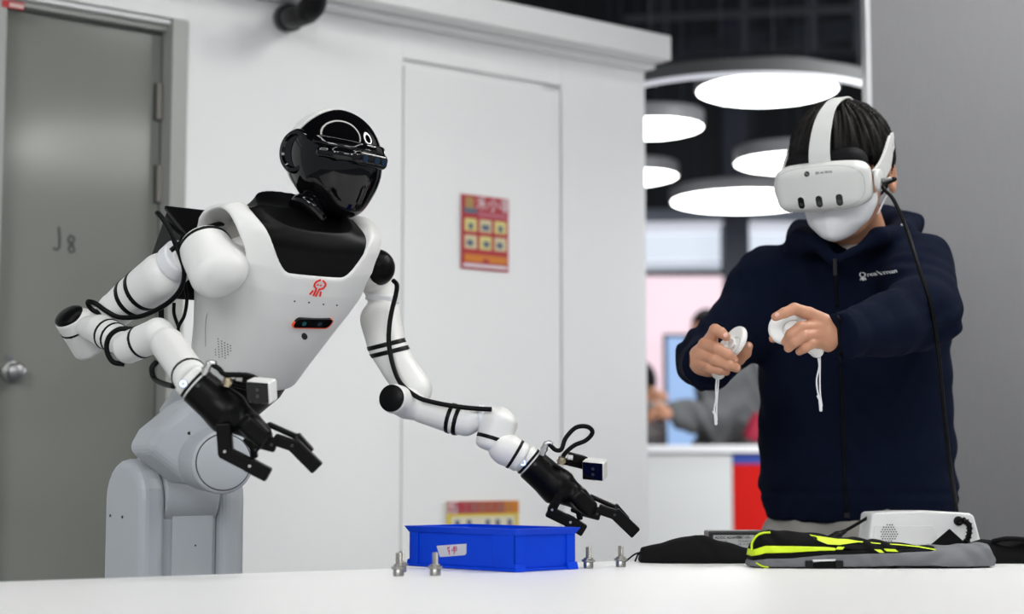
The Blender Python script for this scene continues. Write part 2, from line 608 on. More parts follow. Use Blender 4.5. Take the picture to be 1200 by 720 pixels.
# right jamb, head, left jamb
jam = prism('door_frame', [(s_fi, -0.012), (s_frame + 0.004, -0.012), (s_frame + 0.004, 0.10), (s_l1, 0.10), (s_l1, 0.046), (s_fi, 0.046)],
            0, fr_top, FRAMEGREY, door, Frame(W0, WD, (0, 0, 1), WN), 0.002)
zi = W(120, 18, 0.0)[1]
head = box('door_frame', (s_l0 - 0.09, -0.012, z_l + 0.03), (s_frame + 0.004, 0.10, fr_top), FRAMEGREY, door, WF, 0.002)
box('door_frame', (s_l0, 0.02, z_l + 0.004), (s_l1, 0.10, z_l + 0.03), FRAMEGREY, door, WF, 0.002)
box('door_frame', (s_l0 - 0.09, -0.012, 0), (s_l0 - 0.004, 0.10, fr_top), FRAMEGREY, door, WF, 0.002)
for (py0, py1) in ((97, 140), (193, 237)):
    hs, hz1 = W(189.5, py0, -0.03); _, hz0 = W(189.5, py1, -0.03)
    hg = rod('hinge', WF(hs, 0.04, hz0), WF(hs, 0.04, hz1), 0.008, mat('hinge_painted', (0.25, 0.23, 0.20), 0.45), door, 14, 0.002)
    box('hinge_leaf', (hs - 0.012, 0.043, hz0), (hs + 0.012, 0.049, hz1), DARKGAP, hg, WF)
ks, kz = W(18, 436, -0.03)
kb = lathe('knob', [(0.026, 0), (0.026, 0.005), (0.013, 0.010), (0.012, 0.018), (0.021, 0.025), (0.022, 0.034), (0.016, 0.040), (0.002, 0.042)],
           WF(ks, 0.05, kz), -WN, mat('knob_dull_metal', (0.30, 0.30, 0.30), 0.38, metal=0.9), door, 24)
PENCIL = mat('grey_pencil_marks', (0.07, 0.075, 0.068), 0.8)
def wscr(pts, off=-0.05):
    return [W(x, y, off) for x, y in pts]
stroke('pencil_mark', [wscr([(69, 266), (70, 280), (69.5, 290), (66.5, 293), (62, 291)]),
                       wscr([(80, 280), (83, 276), (87, 279), (85.5, 284), (80.5, 291), (82, 296), (87, 295), (86, 289), (81, 284), (80, 280)])],
       0.0065, 0.0005, PENCIL, door, Frame(WF(0, 0.0495, 0), WD, WN, (0, 0, 1)))
stroke('pencil_mark', [wscr([(7, 416), (9, 424), (11, 418), (13, 424), (15, 416)])], 0.0035, 0.0005,
       mat('blue_grey_pen', (0.17, 0.18, 0.24), 0.8), door, Frame(WF(0, 0.0495, 0), WD, WN, (0, 0, 1)))
# red and white sticker on the frame head
a0 = W(2, 3, 0.012); a1 = W(28, 8, 0.012)
st = box('sticker', (a0[0], -0.0135, a0[1] - 0.010), (a1[0], -0.012, a0[1] + 0.008), mat('sticker_red', (0.45, 0.02, 0.02), 0.5), door, WF)
box('sticker_print', (a0[0] + 0.018, -0.014, a0[1] - 0.007), (a1[0] - 0.002, -0.0135, a0[1] + 0.003), mat('sticker_white', (0.62, 0.45, 0.42), 0.5), st, WF)

# ------------------------------------------------------------------ black pipe elbow at the top of the wall
pc = thing('pipe_elbow', W0 + 0, 'black bent pipe hanging at the top of the white wall', 'pipe')
WORLD_O[pc] = V(*pc.location)
pe = [P(372, -30, 4.25), P(371, 2, 4.27), P(362, 14, 4.30), P(345, 20, 4.36), P(338, 21, 4.46)]
tube('pipe', pe, [0.026, 0.026, 0.028, 0.029, 0.029], BLACKPLASTIC, pc, 16, 6)
rod('collar', P(369, 1, 4.275), P(358, 17, 4.31), 0.031, BLACKPLASTIC, pc, 18, 0.004)
rod('flange', P(342, 20.5, 4.40), P(334, 22, 4.47), 0.036, BLACKPLASTIC, pc, 18, 0.006)

# ------------------------------------------------------------------ posters on the wall
def poster(name, p00, p11, label, off=0.0012):
    (s0, z1), (s1, z0) = W(*p00), W(*p11)
    return s0, s1, z0, z1
RED = mat('poster_red', (0.42, 0.022, 0.03), 0.5)
s0, z1 = W(540, 227); s1, z0 = W(595, 320)
z1 = (W(540, 227)[1] + W(595, 234)[1]) / 2; z0 = (W(540, 314)[1] + W(595, 320)[1]) / 2
pw, ph = s1 - s0, z1 - z0
po = tag(box('poster', (s0, -0.003, z0), (s1, -0.0001, z1), RED, None, WF), 'red notice poster with six small pictures on the white wall', 'poster')
def pr(par, u0, v0, u1, v1, m, name='print_block', d=0.0036):
    return box(name, (s0 + u0 * pw, -d, z0 + v0 * ph), (s0 + u1 * pw, -0.003, z0 + v1 * ph), m, par, WF)
CREAM = mat('print_cream', (0.62, 0.55, 0.33), 0.5); CREAM2 = mat('print_yellow', (0.66, 0.60, 0.22), 0.5)
SLATE = mat('print_slate_blue', (0.10, 0.13, 0.19), 0.5); ORANGE = mat('print_orange', (0.62, 0.20, 0.01), 0.5)
PWHITE = mat('print_white', (0.72, 0.66, 0.70), 0.5); BROWN = mat('print_brown_gold', (0.40, 0.24, 0.08), 0.5)
PINK = mat('print_pink', (0.50, 0.14, 0.19), 0.5); DKRED = mat('print_dark_red', (0.20, 0.01, 0.015), 0.5)
for r in range(2):
    for c in range(3):
        blk = pr(po, 0.07 + c * 0.315, 0.51 - r * 0.235, 0.32 + c * 0.315, 0.68 - r * 0.225, CREAM if (c + r) % 2 else CREAM2, 'picture')
        cx = 0.195 + c * 0.315; cy = 0.585 - r * 0.225
        pr(blk, cx - (0.05 + 0.03 * ((c + r) % 2)), cy - 0.05, cx + 0.05 + 0.03 * (c % 2), cy + 0.03, SLATE, 'picture_figure', 0.0040)
pr(po, 0.08, 0.76, 0.26, 0.97, BROWN, 'emblem_print')
pr(po, 0.05, 0.75, 0.33, 0.82, SLATE, 'emblem_print', 0.0040)
pr(po, 0.36, 0.72, 0.97, 0.765, PINK); pr(po, 0.36, 0.78, 0.97, 0.795, PINK)
pr(po, 0.07, 0.10, 0.97, 0.20, ORANGE); pr(po, 0.45, 0.10, 0.58, 0.15, RED, 'print_block', 0.0040)
pr(po, 0.04, 0.03, 0.97, 0.075, PWHITE)
text_mesh('lettering', '禾小事', 0.042, PWHITE, po, Frame(WF(s0 + 0.68 * pw, -0.0036, z0 + 0.885 * ph), WD, WN, (0, 0, 1)), 0.0008)

s0, z1 = W(523, 588); s1, _ = W(607, 588); z0 = W(565, 660)[1]; pw, ph = s1 - s0, z1 - z0
YEL = mat('print_bright_yellow', (0.70, 0.55, 0.08), 0.5)
po2 = tag(box('poster', (s0, -0.003, z0), (s1, -0.0001, z1), YEL, None, WF), 'yellow and red notice low on the wall behind the blue bin', 'poster')
pr(po2, 0.0, 0.80, 0.42, 1.0, mat('print_crimson', (0.45, 0.03, 0.05), 0.5), 'print_block')
pr(po2, 0.42, 0.80, 0.80, 1.0, mat('print_vermilion', (0.50, 0.05, 0.012), 0.5), 'print_block')
pr(po2, 0.80, 0.80, 1.0, 1.0, ORANGE, 'print_block')
text_mesh('lettering', '人工智能机器人', 0.030, mat('print_grey', (0.25, 0.20, 0.16), 0.5), po2,
          Frame(WF(s0 + 0.50 * pw, -0.0036, z0 + 0.885 * ph), WD, WN, (0, 0, 1)), 0.0010)
text_mesh('lettering', '图', 0.040, PWHITE, po2, Frame(WF(s0 + 0.07 * pw, -0.0036, z0 + 0.89 * ph), WD, WN, (0, 0, 1)), 0.0010)
pr(po2, 0.06, 0.05, 0.94, 0.75, mat('print_paper', (0.70, 0.66, 0.52), 0.5), 'print_block')
for k, (u, mm) in enumerate(((0.14, RED), (0.30, DKRED), (0.56, BROWN), (0.70, RED), (0.87, PINK))):
    f = pr(po2, u - 0.05, 0.10, u + 0.05, 0.60, mm, 'picture_figure', 0.0042)
    pr(f, u - 0.03, 0.60, u + 0.03, 0.70, SLATE, 'picture_head', 0.0042)

# ------------------------------------------------------------------ grey fabric partition at the right
e0 = P(1015.5, 100, 4.2); PF = Frame(V(e0[0], e0[1], 0), nrm(V(1, -0.10, 0)), nrm(V(0.10, 1, 0)), (0, 0, 1))
wr = tag(box('wall_right', (0.012, 0, 0), (2.4, 0.10, 3.1), PANELM, None, PF), 'grey fabric partition behind the man', kind='structure')
box('edge_profile', (0.0, -0.004, 0), (0.0118, 0.104, 3.1), mat('aluminium_profile', (0.52, 0.52, 0.53), 0.45, metal=0.3), wr, PF)

# ------------------------------------------------------------------ hall behind: back wall, ceiling steel, lamps
BACKM = mat('dark_hall_wall', (0.006, 0.007, 0.010), 0.7)
tag(box('wall_back', (-3, 13.4, 0), (8, 13.6, 5.0), BACKM), 'dark wall at the far end of the hall', kind='structure')
truss = []
def beam(a, b, w, hgt, name='ceiling_beam', label='', m=TRUSSM):
    a = np.asarray(a, float); b = np.asarray(b, float)
    x = nrm(b - a); y = nrm(np.cross(V(0, 0, 1), x)) if abs(x[2]) < 0.9 else V(0, 1, 0)
    z = np.cross(x, y)
    L = np.linalg.norm(b - a)
    o = box(name, (0, -w / 2, -hgt / 2), (L, w / 2, hgt / 2), m, None, Frame(a, x, y, z))
    if label:
        tag(o, label, 'beam')
    return o
beam(P(735, 66, 11), P(1040, 30, 9.5), 0.12, 0.10, label='blue-grey ceiling beam rising to the right above the curved fascia')
beam(P(735, 22, 9), P(1040, 8, 8), 0.05, 0.03, 'ceiling_pipe', 'thin dark ceiling pipe nearest the top of the picture', mat('pipe_dark', (0.03, 0.033, 0.04), 0.6))
beam(P(735, 52, 10.5), P(1040, 62, 12), 0.06, 0.05, 'ceiling_pipe', 'dark ceiling pipe crossing low over the curved fascia', mat('pipe_dark', (0.03, 0.033, 0.04), 0.6))
for k, (px, D, w) in enumerate(((872, 10, 0.030), (952, 9.5, 0.030), (1003, 9.2, 0.03), (915, 12.5, 0.02), (780, 10.5, 0.018))):
    a = P(px, -60, D); b = P(px + (0.5 if k else 0), 62 if k != 3 else 75, D)
    tag(rod('hanger_rod', a, b, w, TRUSSM, None, 10), ['hanger rod over the middle of the round lamp', 'hanger rod above the right end of the round lamp',
        'hanger rod beside the grey partition edge', 'thin hanger rod between the two brighter ones', 'thin hanger rod next to the white cornice end'][k], 'rod')

LAMPW = lamp_mat('lamp_diffuser_white', (1.0, 0.995, 0.98), 9.0)
DRUM = mat('lamp_drum_grey', (0.20, 0.20, 0.21), 0.5)
def disc_lamp(px, py, D, wpx, label, hgt=0.075):
    c = P(px, py, D); r = wpx / 2 * D / FPX
    t = thing('disc_lamp', V(c[0], c[1], c[2]), label, 'lamp', 'round pendant lamps')
    lathe('drum', [(r * 0.985, 0.004), (r, 0.01), (r, hgt), (r * 0.97, hgt + 0.006)], c, (0, 0, 1), DRUM, t, 48)
    lathe('diffuser', [(r * 0.05, -0.036), (r * 0.3, -0.033), (r * 0.55, -0.025), (r * 0.75, -0.014), (r * 0.9, -0.004), (r * 0.965, 0.004), (r * 0.965, 0.02)], c, (0, 0, 1), LAMPW, t, 48)
    for k in range(3):
        an = 0.5 + k * 2.094
        q = c + V(math.cos(an), math.sin(an), 0) * r * 0.7 + V(0, 0, hgt)
        rod('hanging_wire', q, V(q[0], q[1], 5.0), 0.003, TRUSSM, t, 6)
    return t
disc_lamp(899, 107.5, 7.2, 168, 'large round lamp hanging highest, right above the man')
disc_lamp(765, 151, 8.0, 120, 'round lamp cut off by the end of the white wall, upper of the two')
disc_lamp(746, 208, 9.4, 98, 'round lamp cut off by the end of the white wall, lower of the two')
disc_lamp(930, 192, 8.8, 140, 'round lamp partly hidden behind the man\'s hair')
disc_lamp(872, 237, 10.0, 174, 'wide round lamp hanging lowest, left of the headset')

def fascia(px, py, D, R, hgt, wid, a0, a1, label, m_side, m_under, tiltsign=-1):
    """arc of a large ring-shaped ceiling element; nearest point at the pixel"""
    c = P(px, py, D) + V(0, R, 0)
    n = 48
    t = thing('ring_fascia', V(*P(px, py, D)), label, 'fascia')
    def arc(r0, r1, z0, z1, name, m):
        vs, fs = [], []
        for i in range(n + 1):
            a = a0 + (a1 - a0) * i / n
            for r, z in ((r0, z0), (r1, z0), (r1, z1), (r0, z1)):
                vs.append(c + V(math.sin(a) * r, -math.cos(a) * r, z))
        for i in range(n):
            for k in range(4):
                k2 = (k + 1) % 4
                fs.append((i * 4 + k, i * 4 + k2, i * 4 + 4 + k2, i * 4 + 4 + k))
        fs += [(0, 3, 2, 1), (n * 4, n * 4 + 1, n * 4 + 2, n * 4 + 3)]
        return link(name, vs, fs, m, t, smooth=False)
    for a in (a0 * 0.6, a1 * 0.6):
        q = c + V(math.sin(a) * (R - wid / 2), -math.cos(a) * (R - wid / 2), hgt)
        rod('hanging_wire', q, V(q[0], q[1], 5.0), 0.004, TRUSSM, t, 6)
    arc(R, R - wid, 0.012, hgt, 'side_band', m_side)
    arc(R - 0.004, R - wid + 0.004, 0.0, 0.0115, 'light_strip', m_under)
    return t
STRIP1 = lamp_mat('fascia_light_strip_dim', (0.86, 0.88, 1.0), 0.42)
STRIP2 = lamp_mat('fascia_light_strip_far', (0.80, 0.87, 1.0), 0.55)
FASM = mat('fascia_grey', (0.13, 0.13, 0.128), 0.6)
fascia(892, 87, 6.3, 0.60, 0.062, 0.035, -1.25, 1.25, 'grey curved ceiling fascia with a light strip along its underside', FASM, STRIP1)
fascia(850, 262, 11.2, 5.0, 0.10, 0.5, -0.4, 0.4, 'far curved ceiling band, grey, under the lowest lamp', mat('fascia_blue_grey', (0.25, 0.28, 0.34), 0.6), STRIP1)
fascia(880, 306, 11.6, 5.0, 0.19, 0.5, -0.4, 0.4, 'far bright curved ceiling band above the pink screen', lamp_mat('fascia_lit_band', (0.80, 0.88, 1.0), 0.72, 0.1), STRIP2)

# lamps over the booth itself (above the frame)
RINGM = lamp_mat('ring_lamp_white', (1.0, 0.99, 0.97), RING_POWER)
def ring_lamp(c, r0, r1, label, m_em=None):
    t = thing('ring_lamp', c, label, 'lamp', 'ring lamps over the booth')
    lathe('housing', [(r0, 0.05), (r0, 0.012), (r0 + 0.02, 0.008)], c, (0, 0, 1), DRUM, t, 64)
    vs, fs, n = [], [], 64
    def ringm(ra, rb, za, zb, name, m):
        vs, fs = [], []
        for i in range(n):
            a = 2 * math.pi * i / n
            for r, z in ((ra, za), (rb, za), (rb, zb), (ra, zb)):
                vs.append(np.asarray(c) + V(math.cos(a) * r, math.sin(a) * r, z))
        for i in range(n):
            j = (i + 1) % n
            for k in range(4):
                k2 = (k + 1) % 4
                fs.append((i * 4 + k, j * 4 + k, j * 4 + k2, i * 4 + k2))
        return link(name, vs, fs, m, t, smooth=False)
    for o in list(t.children):
        bpy.data.objects.remove(o)
    ringm(r0, r1, 0.0, 0.012, 'diffuser', m_em or RINGM)
    ringm(r0 - 0.01, r1 + 0.01, 0.0125, 0.09, 'housing', DRUM)
    return t
ring_lamp(V(-0.10, 1.75, 2.42), 1.00, 1.07, 'large ring lamp hanging over the table in front of the robot')
ring_lamp(V(1.66, 3.30, 3.0), 0.46, 0.62, 'ring lamp hanging in front of the grey partition', lamp_mat('ring_lamp_bright', (1.0, 0.99, 0.97), RING_POWER * 2.3))
ring_lamp(V(2.86, 2.05, 2.60), 0.36, 0.47, 'ring lamp hanging over the aisle beyond the end of the table', lamp_mat('ring_lamp_aisle', (1.0, 0.99, 0.97), RING_POWER * 1.5))

for (fc, fd, fr_), lb in zip(FILL_LIGHTS, ('added unseen fill light behind the camera on the door side', 'added unseen fill light behind the camera on the aisle side',
                                      'added unseen fill light behind the grey partition')):
    fd = nrm(fd)  # invented housing and pole for each added fill light, out of view
    t = thing('added_fill_lamp', fc, lb, 'lamp', 'added fill lights')
    lathe('housing', [(fr_ * 1.03, -0.012), (fr_ * 1.03, -0.05), (fr_ * 0.6, -0.10), (0.05, -0.11)], fc, fd, DRUM, t, 40)
    rod('added_pole', fc - fd * 0.10, V(fc[0] - fd[0] * 0.1, fc[1] - fd[1] * 0.1, 5.0), 0.015, TRUSSM, t, 10)

# ------------------------------------------------------------------ screens, counter and visitors in the hall
def screen(px0, py0, px1, py1, D, m, label, name='display_screen'):
    a = P(px0, py1, D); b = P(px1, py0, D)
    t = thing(name, V((a[0] + b[0]) / 2, a[1], a[2]), label, 'screen')
    box('screen_casing', (a[0], a[1] + 0.005, a[2]), (b[0], a[1] + 0.06, b[2]), BLACKPLASTIC, t)
    for xx in (a[0] + 0.1, b[0] - 0.1):
        box('stand_leg', (xx - 0.02, a[1] + 0.062, 0), (xx + 0.02, a[1] + 0.10, b[2]), BLACKPLASTIC, t)
    box('screen_face', (a[0] + 0.02, a[1], a[2] + 0.02), (b[0] - 0.02, a[1] + 0.0045, b[2] - 0.02), m, t)
    return t
screen(640, 317, 854, 600, 11.0, lamp_mat('screen_pink', (1.0, 0.76, 0.85), 0.82, 0.02), 'large pale pink screen glowing behind the visitors')
screen(779, 390, 852, 560, 10.6, lamp_mat('screen_blue', (0.36, 0.58, 0.98), 0.70, 0.02), 'tall light blue screen in front of the pink one')
screen(884, 300, 1000, 560, 10.85, lamp_mat('screen_cool', (0.50, 0.66, 0.98), 0.65, 0.02), 'pale blue screen behind the man\'s elbow')
box_m = mat('navy_column', (0.012, 0.018, 0.035), 0.6)
a = P(852, 560, 11.0); b = P(882, 300, 11.0)
tag(box('column', (a[0], a[1], 0), (b[0], a[1] + 0.2, 4.0), box_m), 'dark navy column right of the pink screen', 'column')

cD = 7.6
a = P(660, 522, cD); b = P(1010, 531, cD); zc1 = a[2]; zc0 = P(800, 531, cD)[2]
ct = thing('counter', V(P(800, 530, cD)[0], a[1], 0), 'white reception counter with a red end panel behind the man', 'counter')
box('worktop', (a[0], a[1], zc0), (b[0], a[1] + 0.6, zc1), mat('counter_top_white', (0.80, 0.80, 0.82), 0.4), ct, IDF, 0.004)
xm = P(858.5, 560, cD)[0]
box('front_panel', (a[0], a[1] + 0.03, 0), (xm, a[1] + 0.57, zc0 - 0.001), mat('counter_white', (0.62, 0.63, 0.62), 0.5), ct)
rp = box('end_panel', (xm + 0.004, a[1] + 0.03, 0), (b[0] - 0.05, a[1] + 0.57, zc0 - 0.05), mat('counter_red', (0.52, 0.010, 0.007), 0.5, spec=0.1), ct)
rp['label'] = 'red end panel'
zb = zc0 - 0.049
bl = box('blue_strip', (xm + 0.004, a[1] + 0.029, zb), (b[0] - 0.05, a[1] + 0.57, zc0 - 0.002), mat('counter_blue', (0.02, 0.05, 0.30), 0.45), ct)
# ------------------------------------------------------------------ the humanoid robot
RW = mat('robot_white_shell', (0.73, 0.73, 0.71), 0.36, spec=0.4)
RWC = mat('robot_cool_white_base', (0.455, 0.485, 0.512), 0.42)
RB = mat('robot_black_satin', (0.0025, 0.0025, 0.0028), 0.36, spec=0.12)
RBL = mat('robot_black_textured', (0.0022, 0.0022, 0.0025), 0.36, spec=0.10, bump=((900, 900, 900), 0.1, 0.0005))
RG = mat('robot_black_gloss', (0.002, 0.002, 0.0025), 0.05, spec=0.4)
HB = mat('hand_black_matte', (0.0018, 0.0018, 0.0020), 0.36, spec=0.12)
CAB = mat('cable_black_rubber', (0.0015, 0.0015, 0.0018), 0.42, spec=0.12)
TIE = mat('cable_tie_white', (0.75, 0.76, 0.78), 0.4)
REDM = mat('emblem_red', (0.80, 0.025, 0.012), 0.45)
ORANGEM = mat('sensor_rim_orange', (0.80, 0.085, 0.015), 0.4)
SCREWM = mat('screw_black', (0.02, 0.02, 0.02), 0.5)
GOLD = mat('brass_connector', (0.52, 0.44, 0.30), 0.3, metal=1.0)
SILV = mat('nickel_connector', (0.55, 0.55, 0.54), 0.3, metal=1.0)
BLUEL = lamp_mat('button_blue_light', (0.25, 0.45, 1.0), 2.5)
INNER = mat('armhole_inner_grey', (0.33, 0.31, 0.29), 0.6)

PHI = math.radians(40)
RF = V(math.sin(PHI), -math.cos(PHI), 0); RL = V(math.cos(PHI), math.sin(PHI), 0); RZ = V(0, 0, 1)
LEAN = math.radians(36)
TU = RZ * math.cos(LEAN) + RF * math.sin(LEAN); TN = RF * math.cos(LEAN) - RZ * math.sin(LEAN)
TO = P(285, 430, 2.98)
TF = Frame(TO, RL, TN, TU)
bc = P(205, 620, 2.95)
BC = V(bc[0], bc[1], 0)
robot = thing('humanoid_robot', BC, 'white humanoid robot with black head leaning forward over the table', 'robot')

# --- torso shell
_u = [-0.02, 0.0, 0.05, 0.10, 0.16, 0.21, 0.25, 0.285, 0.31, 0.33, 0.35]
_w = [0.088, 0.092, 0.103, 0.118, 0.140, 0.158, 0.166, 0.160, 0.148, 0.132, 0.10]
_d = [0.078, 0.082, 0.092, 0.100, 0.106, 0.107, 0.104, 0.096, 0.086, 0.072, 0.05]
def torso_val(q, grow=0.0, pw=2.5):
    l, n, u = np.abs(q[:, 0]), q[:, 1], q[:, 2]
    w = np.interp(u, _u, _w) + grow; d = np.interp(u, _u, _d) + grow
    r = ((l / w) ** pw + (np.abs(n) / d) ** pw) ** (1 / pw)
    return (r - 1) * np.minimum(w, d)
def neckline(q):
    l, n = np.abs(q[:, 0]), q[:, 1]
    t = np.clip((l - 0.050) / 0.085, 0, 1); t = t * t * (3 - 2 * t)
    return 0.246 + 0.092 * t + 0.05 * np.clip(-n / 0.05, 0, 1)
tlo = TF(0, 0, 0.15) - 0.27; thi = TF(0, 0, 0.15) + 0.27
def shell_f(p):
    q = TF.l(p)
    v = torso_val(q)
    k = 0.012
    v = -_smin(-v, q[:, 2], k)                           # flat bottom
    v = -_smin(-v, -(q[:, 2] - neckline(q)) * 0.8, 0.006)
    for s in (-1, 1):
        rad = np.sqrt((q[:, 1] - 0.012) ** 2 + ((q[:, 2] - 0.232) * 0.95) ** 2)
        hole = np.maximum(rad - 0.063, 0.095 - s * q[:, 0])
        v = -_smin(-v, hole, 0.010)
    v = -_smin(-v, -(q[:, 2] - 0.318 - 0.65 * np.minimum(q[:, 1], 0)) * 0.85, 0.02)
    return v
shell = S(shell_f, tlo, thi)
torso = solid('torso_shell', shell, 0.0034, RW, robot)
# parting line on the flank, speaker holes, screw holes: small dark inlays
def on_torso(l, u, front=True, grow=0.0005):
    q = np.array([[l, 0, u]])
    w = np.interp(u, _u, _w); d = np.interp(u, _u, _d)
    n = d * max(1 - (abs(l) / w) ** 2.5, 0) ** (1 / 2.5)
    return TF(l, (n + grow) if front else -(n + grow), u)
def torso_normal(l, u):
    a, b, c = on_torso(l, u), on_torso(l + 0.004, u), on_torso(l, u + 0.004)
    nn = nrm(np.cross(b - a, c - a))
    return nn if nn @ TN > 0 else -nn
def torso_frame(l, u):
    nn = torso_normal(l, u)
    x = nrm(RL - nn * (RL @ nn))
    z = np.cross(nn, x)
    if z @ TU < 0: z = -z
    return Frame(on_torso(l, u, True, 0.0004), x, -nn, z)
def T_at(x, y):
    best = min(((a, b) for a in np.linspace(-0.03, 0.07, 51) for b in np.linspace(0.10, 0.25, 76)), key=lambda q: pdist(on_torso(*q), x, y))
    return best
def pdist(w, x, y):
    r = w - CAM; dd = r @ FW
    return (600 + FPX * (r @ RT) / dd - x) ** 2 + (360 - FPX * (r @ UPV) / dd - y) ** 2
em = 0.0205
k = em / 21.0                                            # emblem drawn on a 30 x 36 grid
def E(pts): return [((x - 15) * k * 1.15, (18 - y) * k * 1.0) for x, y in pts]
stroke('emblem', [E([(14, 2), (7.5, 6), (6, 10), (6.5, 15), (11.5, 19), (11.5, 24), (10.5, 33)]),
                  E([(18, 3), (24.5, 8), (25.5, 12), (23.5, 17.5), (17, 20), (16, 26), (15, 34)]),
                  E([(7, 23), (3.5, 31)]), E([(21, 24), (22.5, 33)]),
                  E([(11.5, 10.5), (12.3, 12.5)]), E([(16.8, 11), (17.4, 13)])],
       3.0 * k, 0.0010, REDM, torso, torso_frame(*T_at(373, 338)))
sf = torso_frame(*T_at(366.5, 379))
def rrect(hw, hh, r, n=6, skew=0.0):
    pts = []
    for cx, cy, a0 in ((hw - r, hh - r, 0), (-hw + r, hh - r, 90), (-hw + r, -hh + r, 180), (hw - r, -hh + r, 270)):
        for i in range(n + 1):
            a = math.radians(a0 + 90 * i / n)
            x, y = cx + r * math.cos(a), cy + r * math.sin(a)
            pts.append((x + skew * y, y))
    return pts
rim = prism('sensor_rim', rrect(0.0385, 0.0100, 0.008, skew=0.30), -0.0030, 0.014, ORANGEM, torso, sf, 0.001)
rim2 = prism('depth_sensor', rrect(0.0365, 0.0086, 0.0065, skew=0.30), -0.0036, 0.012, RG, torso,
             Frame(sf(-0.0014, 0, 0.0016), sf.x, sf.y, sf.z))
for (dx, cm) in ((-0.020, mat('lens_teal', (0.02, 0.10, 0.10), 0.2)), (0.012, mat('lens_blue', (0.02, 0.03, 0.06), 0.2))):
    rod('sensor_lens', sf(dx, -0.0042, 0.001), sf(dx, 0.002, 0.001), 0.0042, cm, torso, 16)
hf = torso_frame(*T_at(357, 394))
lathe('port_hole', [(0.0085, -0.0004), (0.0085, 0.001)], hf(0, 0, 0), -hf.y, SCREWM, torso, 20, scale2=0.55, ref=hf.z * 0.7 + hf.x * 0.7)
for (mx, my) in ((345, 353), (362, 355), (379, 357), (395, 358)):
    f = torso_frame(*T_at(mx, my))
    rod('microphone_hole', f(0, -0.0004, 0), f(0, 0.002, 0), 0.0016, SCREWM, torso, 8)
_gl, _gu = np.meshgrid(np.linspace(-0.13, 0.13, 131), np.linspace(0.004, 0.25, 124), indexing='ij')
_gp = np.array([on_torso(a, b) for a, b in zip(_gl.ravel(), _gu.ravel())])
def torso_at(x, y):
    r = _gp - CAM; dd = r @ FW
    i = int(np.argmin((600 + FPX * (r @ RT) / dd - x) ** 2 + (360 - FPX * (r @ UPV) / dd - y) ** 2))
    return float(_gl.ravel()[i]), float(_gu.ravel()[i])
spk, spf = [], []
_sl, _su = torso_at(251, 403)
for i in range(8):
    for j in range(9):
        ll = _sl - 0.0036 * (j - 4) + 0.0018 * (i % 2); uu = _su + 0.0048 * (i - 4)
        if (i in (0, 7)) and (j in (0, 8)):
            continue
        if abs(ll) > 0.93 * np.interp(uu, _u, _w):
            continue
        f = torso_frame(ll, uu)
        b = len(spk)
        for t in range(6):
            spk.append(f(0.0013 * math.cos(t * 1.0472), -0.0003, 0.0013 * math.sin(t * 1.0472)))
        spf.append(tuple(range(b, b + 6)))
so = link('speaker_grille', spk, spf, SCREWM, torso, smooth=False)
so['kind'] = 'stuff'
pts = [on_torso(*torso_at(x, y), True, 0.0002) for x, y in ((250, 330), (244, 368), (239.5, 408))]
tube('parting_line', pts, 0.0005, mat('seam_grey', (0.35, 0.35, 0.35), 0.6), torso, 6, 8)

# --- black yoke round the neck and dark inner body
_yu = [0.20, 0.255, 0.285, 0.305, 0.325, 0.345]
_yw = [0.120, 0.118, 0.108, 0.094, 0.080, 0.070]
_yd = [0.085, 0.082, 0.077, 0.072, 0.066, 0.060]
def yoke_f(p):
    q = TF.l(p)
    l, n, u = np.abs(q[:, 0]), q[:, 1], q[:, 2]
    w = np.interp(u, _yu, _yw); d = np.interp(u, _yu, _yd)
    body = torso_val(q, -0.0035)
    body = np.maximum(np.maximum(body, 0.20 - u), u - 0.325)
    body = -_smin(-body, -(u - 0.306 - 0.65 * np.minimum(n, 0)) * 0.85, 0.02)
    body = -_smin(-body, -(l * 0.70 + u - 0.395), 0.02)         # shoulders slope up to the neck
    body = -_smin(-body, -(n * 0.75 + u - 0.372), 0.02)
    n2 = n + 0.012
    col = ((l / 0.068) ** 3 + (np.abs(n2) / 0.062) ** 3) ** (1 / 3) - 1
    col = np.maximum(np.maximum(col * 0.062, 0.25 - u), u + n * 0.12 - 0.300)
    v = _smin(body, col, 0.045)
    v = np.maximum(v, -np.maximum(np.sqrt((n - 0.012) ** 2 + ((u - 0.232) * 0.95) ** 2) - 0.066, 0.090 - l))
    neckhole = np.sqrt(q[:, 0] ** 2 + (n - 0.006) ** 2) - 0.040
    v = np.maximum(v, -np.maximum(neckhole, 0.322 - u))
    return v
solid('neck_yoke', S(yoke_f, TF(0, 0, 0.28) - 0.2, TF(0, 0, 0.28) + 0.2), 0.0034, RBL, robot)
inner = lathe('armhole_lining', [(0.058, 0.0), (0.058, 0.006)], TF(-0.0945, 0.012, 0.232), -RL, INNER, robot, 32)
lathe('armhole_lining', [(0.058, 0.0), (0.058, 0.006)], TF(0.0945, 0.012, 0.232), RL, INNER, robot, 32)
# waist
def waist_f(p):
    q = TF.l(p)
    l, n, u = np.abs(q[:, 0]), q[:, 1], q[:, 2]
    w = np.interp(u, [-0.09, -0.03, 0.02], [0.045, 0.078, 0.086]); d = np.interp(u, [-0.09, -0.03, 0.02], [0.045, 0.066, 0.074])
    r = ((l / w) ** 2.6 + (np.abs(n) / d) ** 2.6) ** (1 / 2.6)
    return np.maximum(np.maximum((r - 1) * 0.06, u - 0.012), -0.085 - u)
solid('waist', S(waist_f, TF(0, 0, -0.03) - 0.12, TF(0, 0, -0.03) + 0.12), 0.0035, RB, robot)
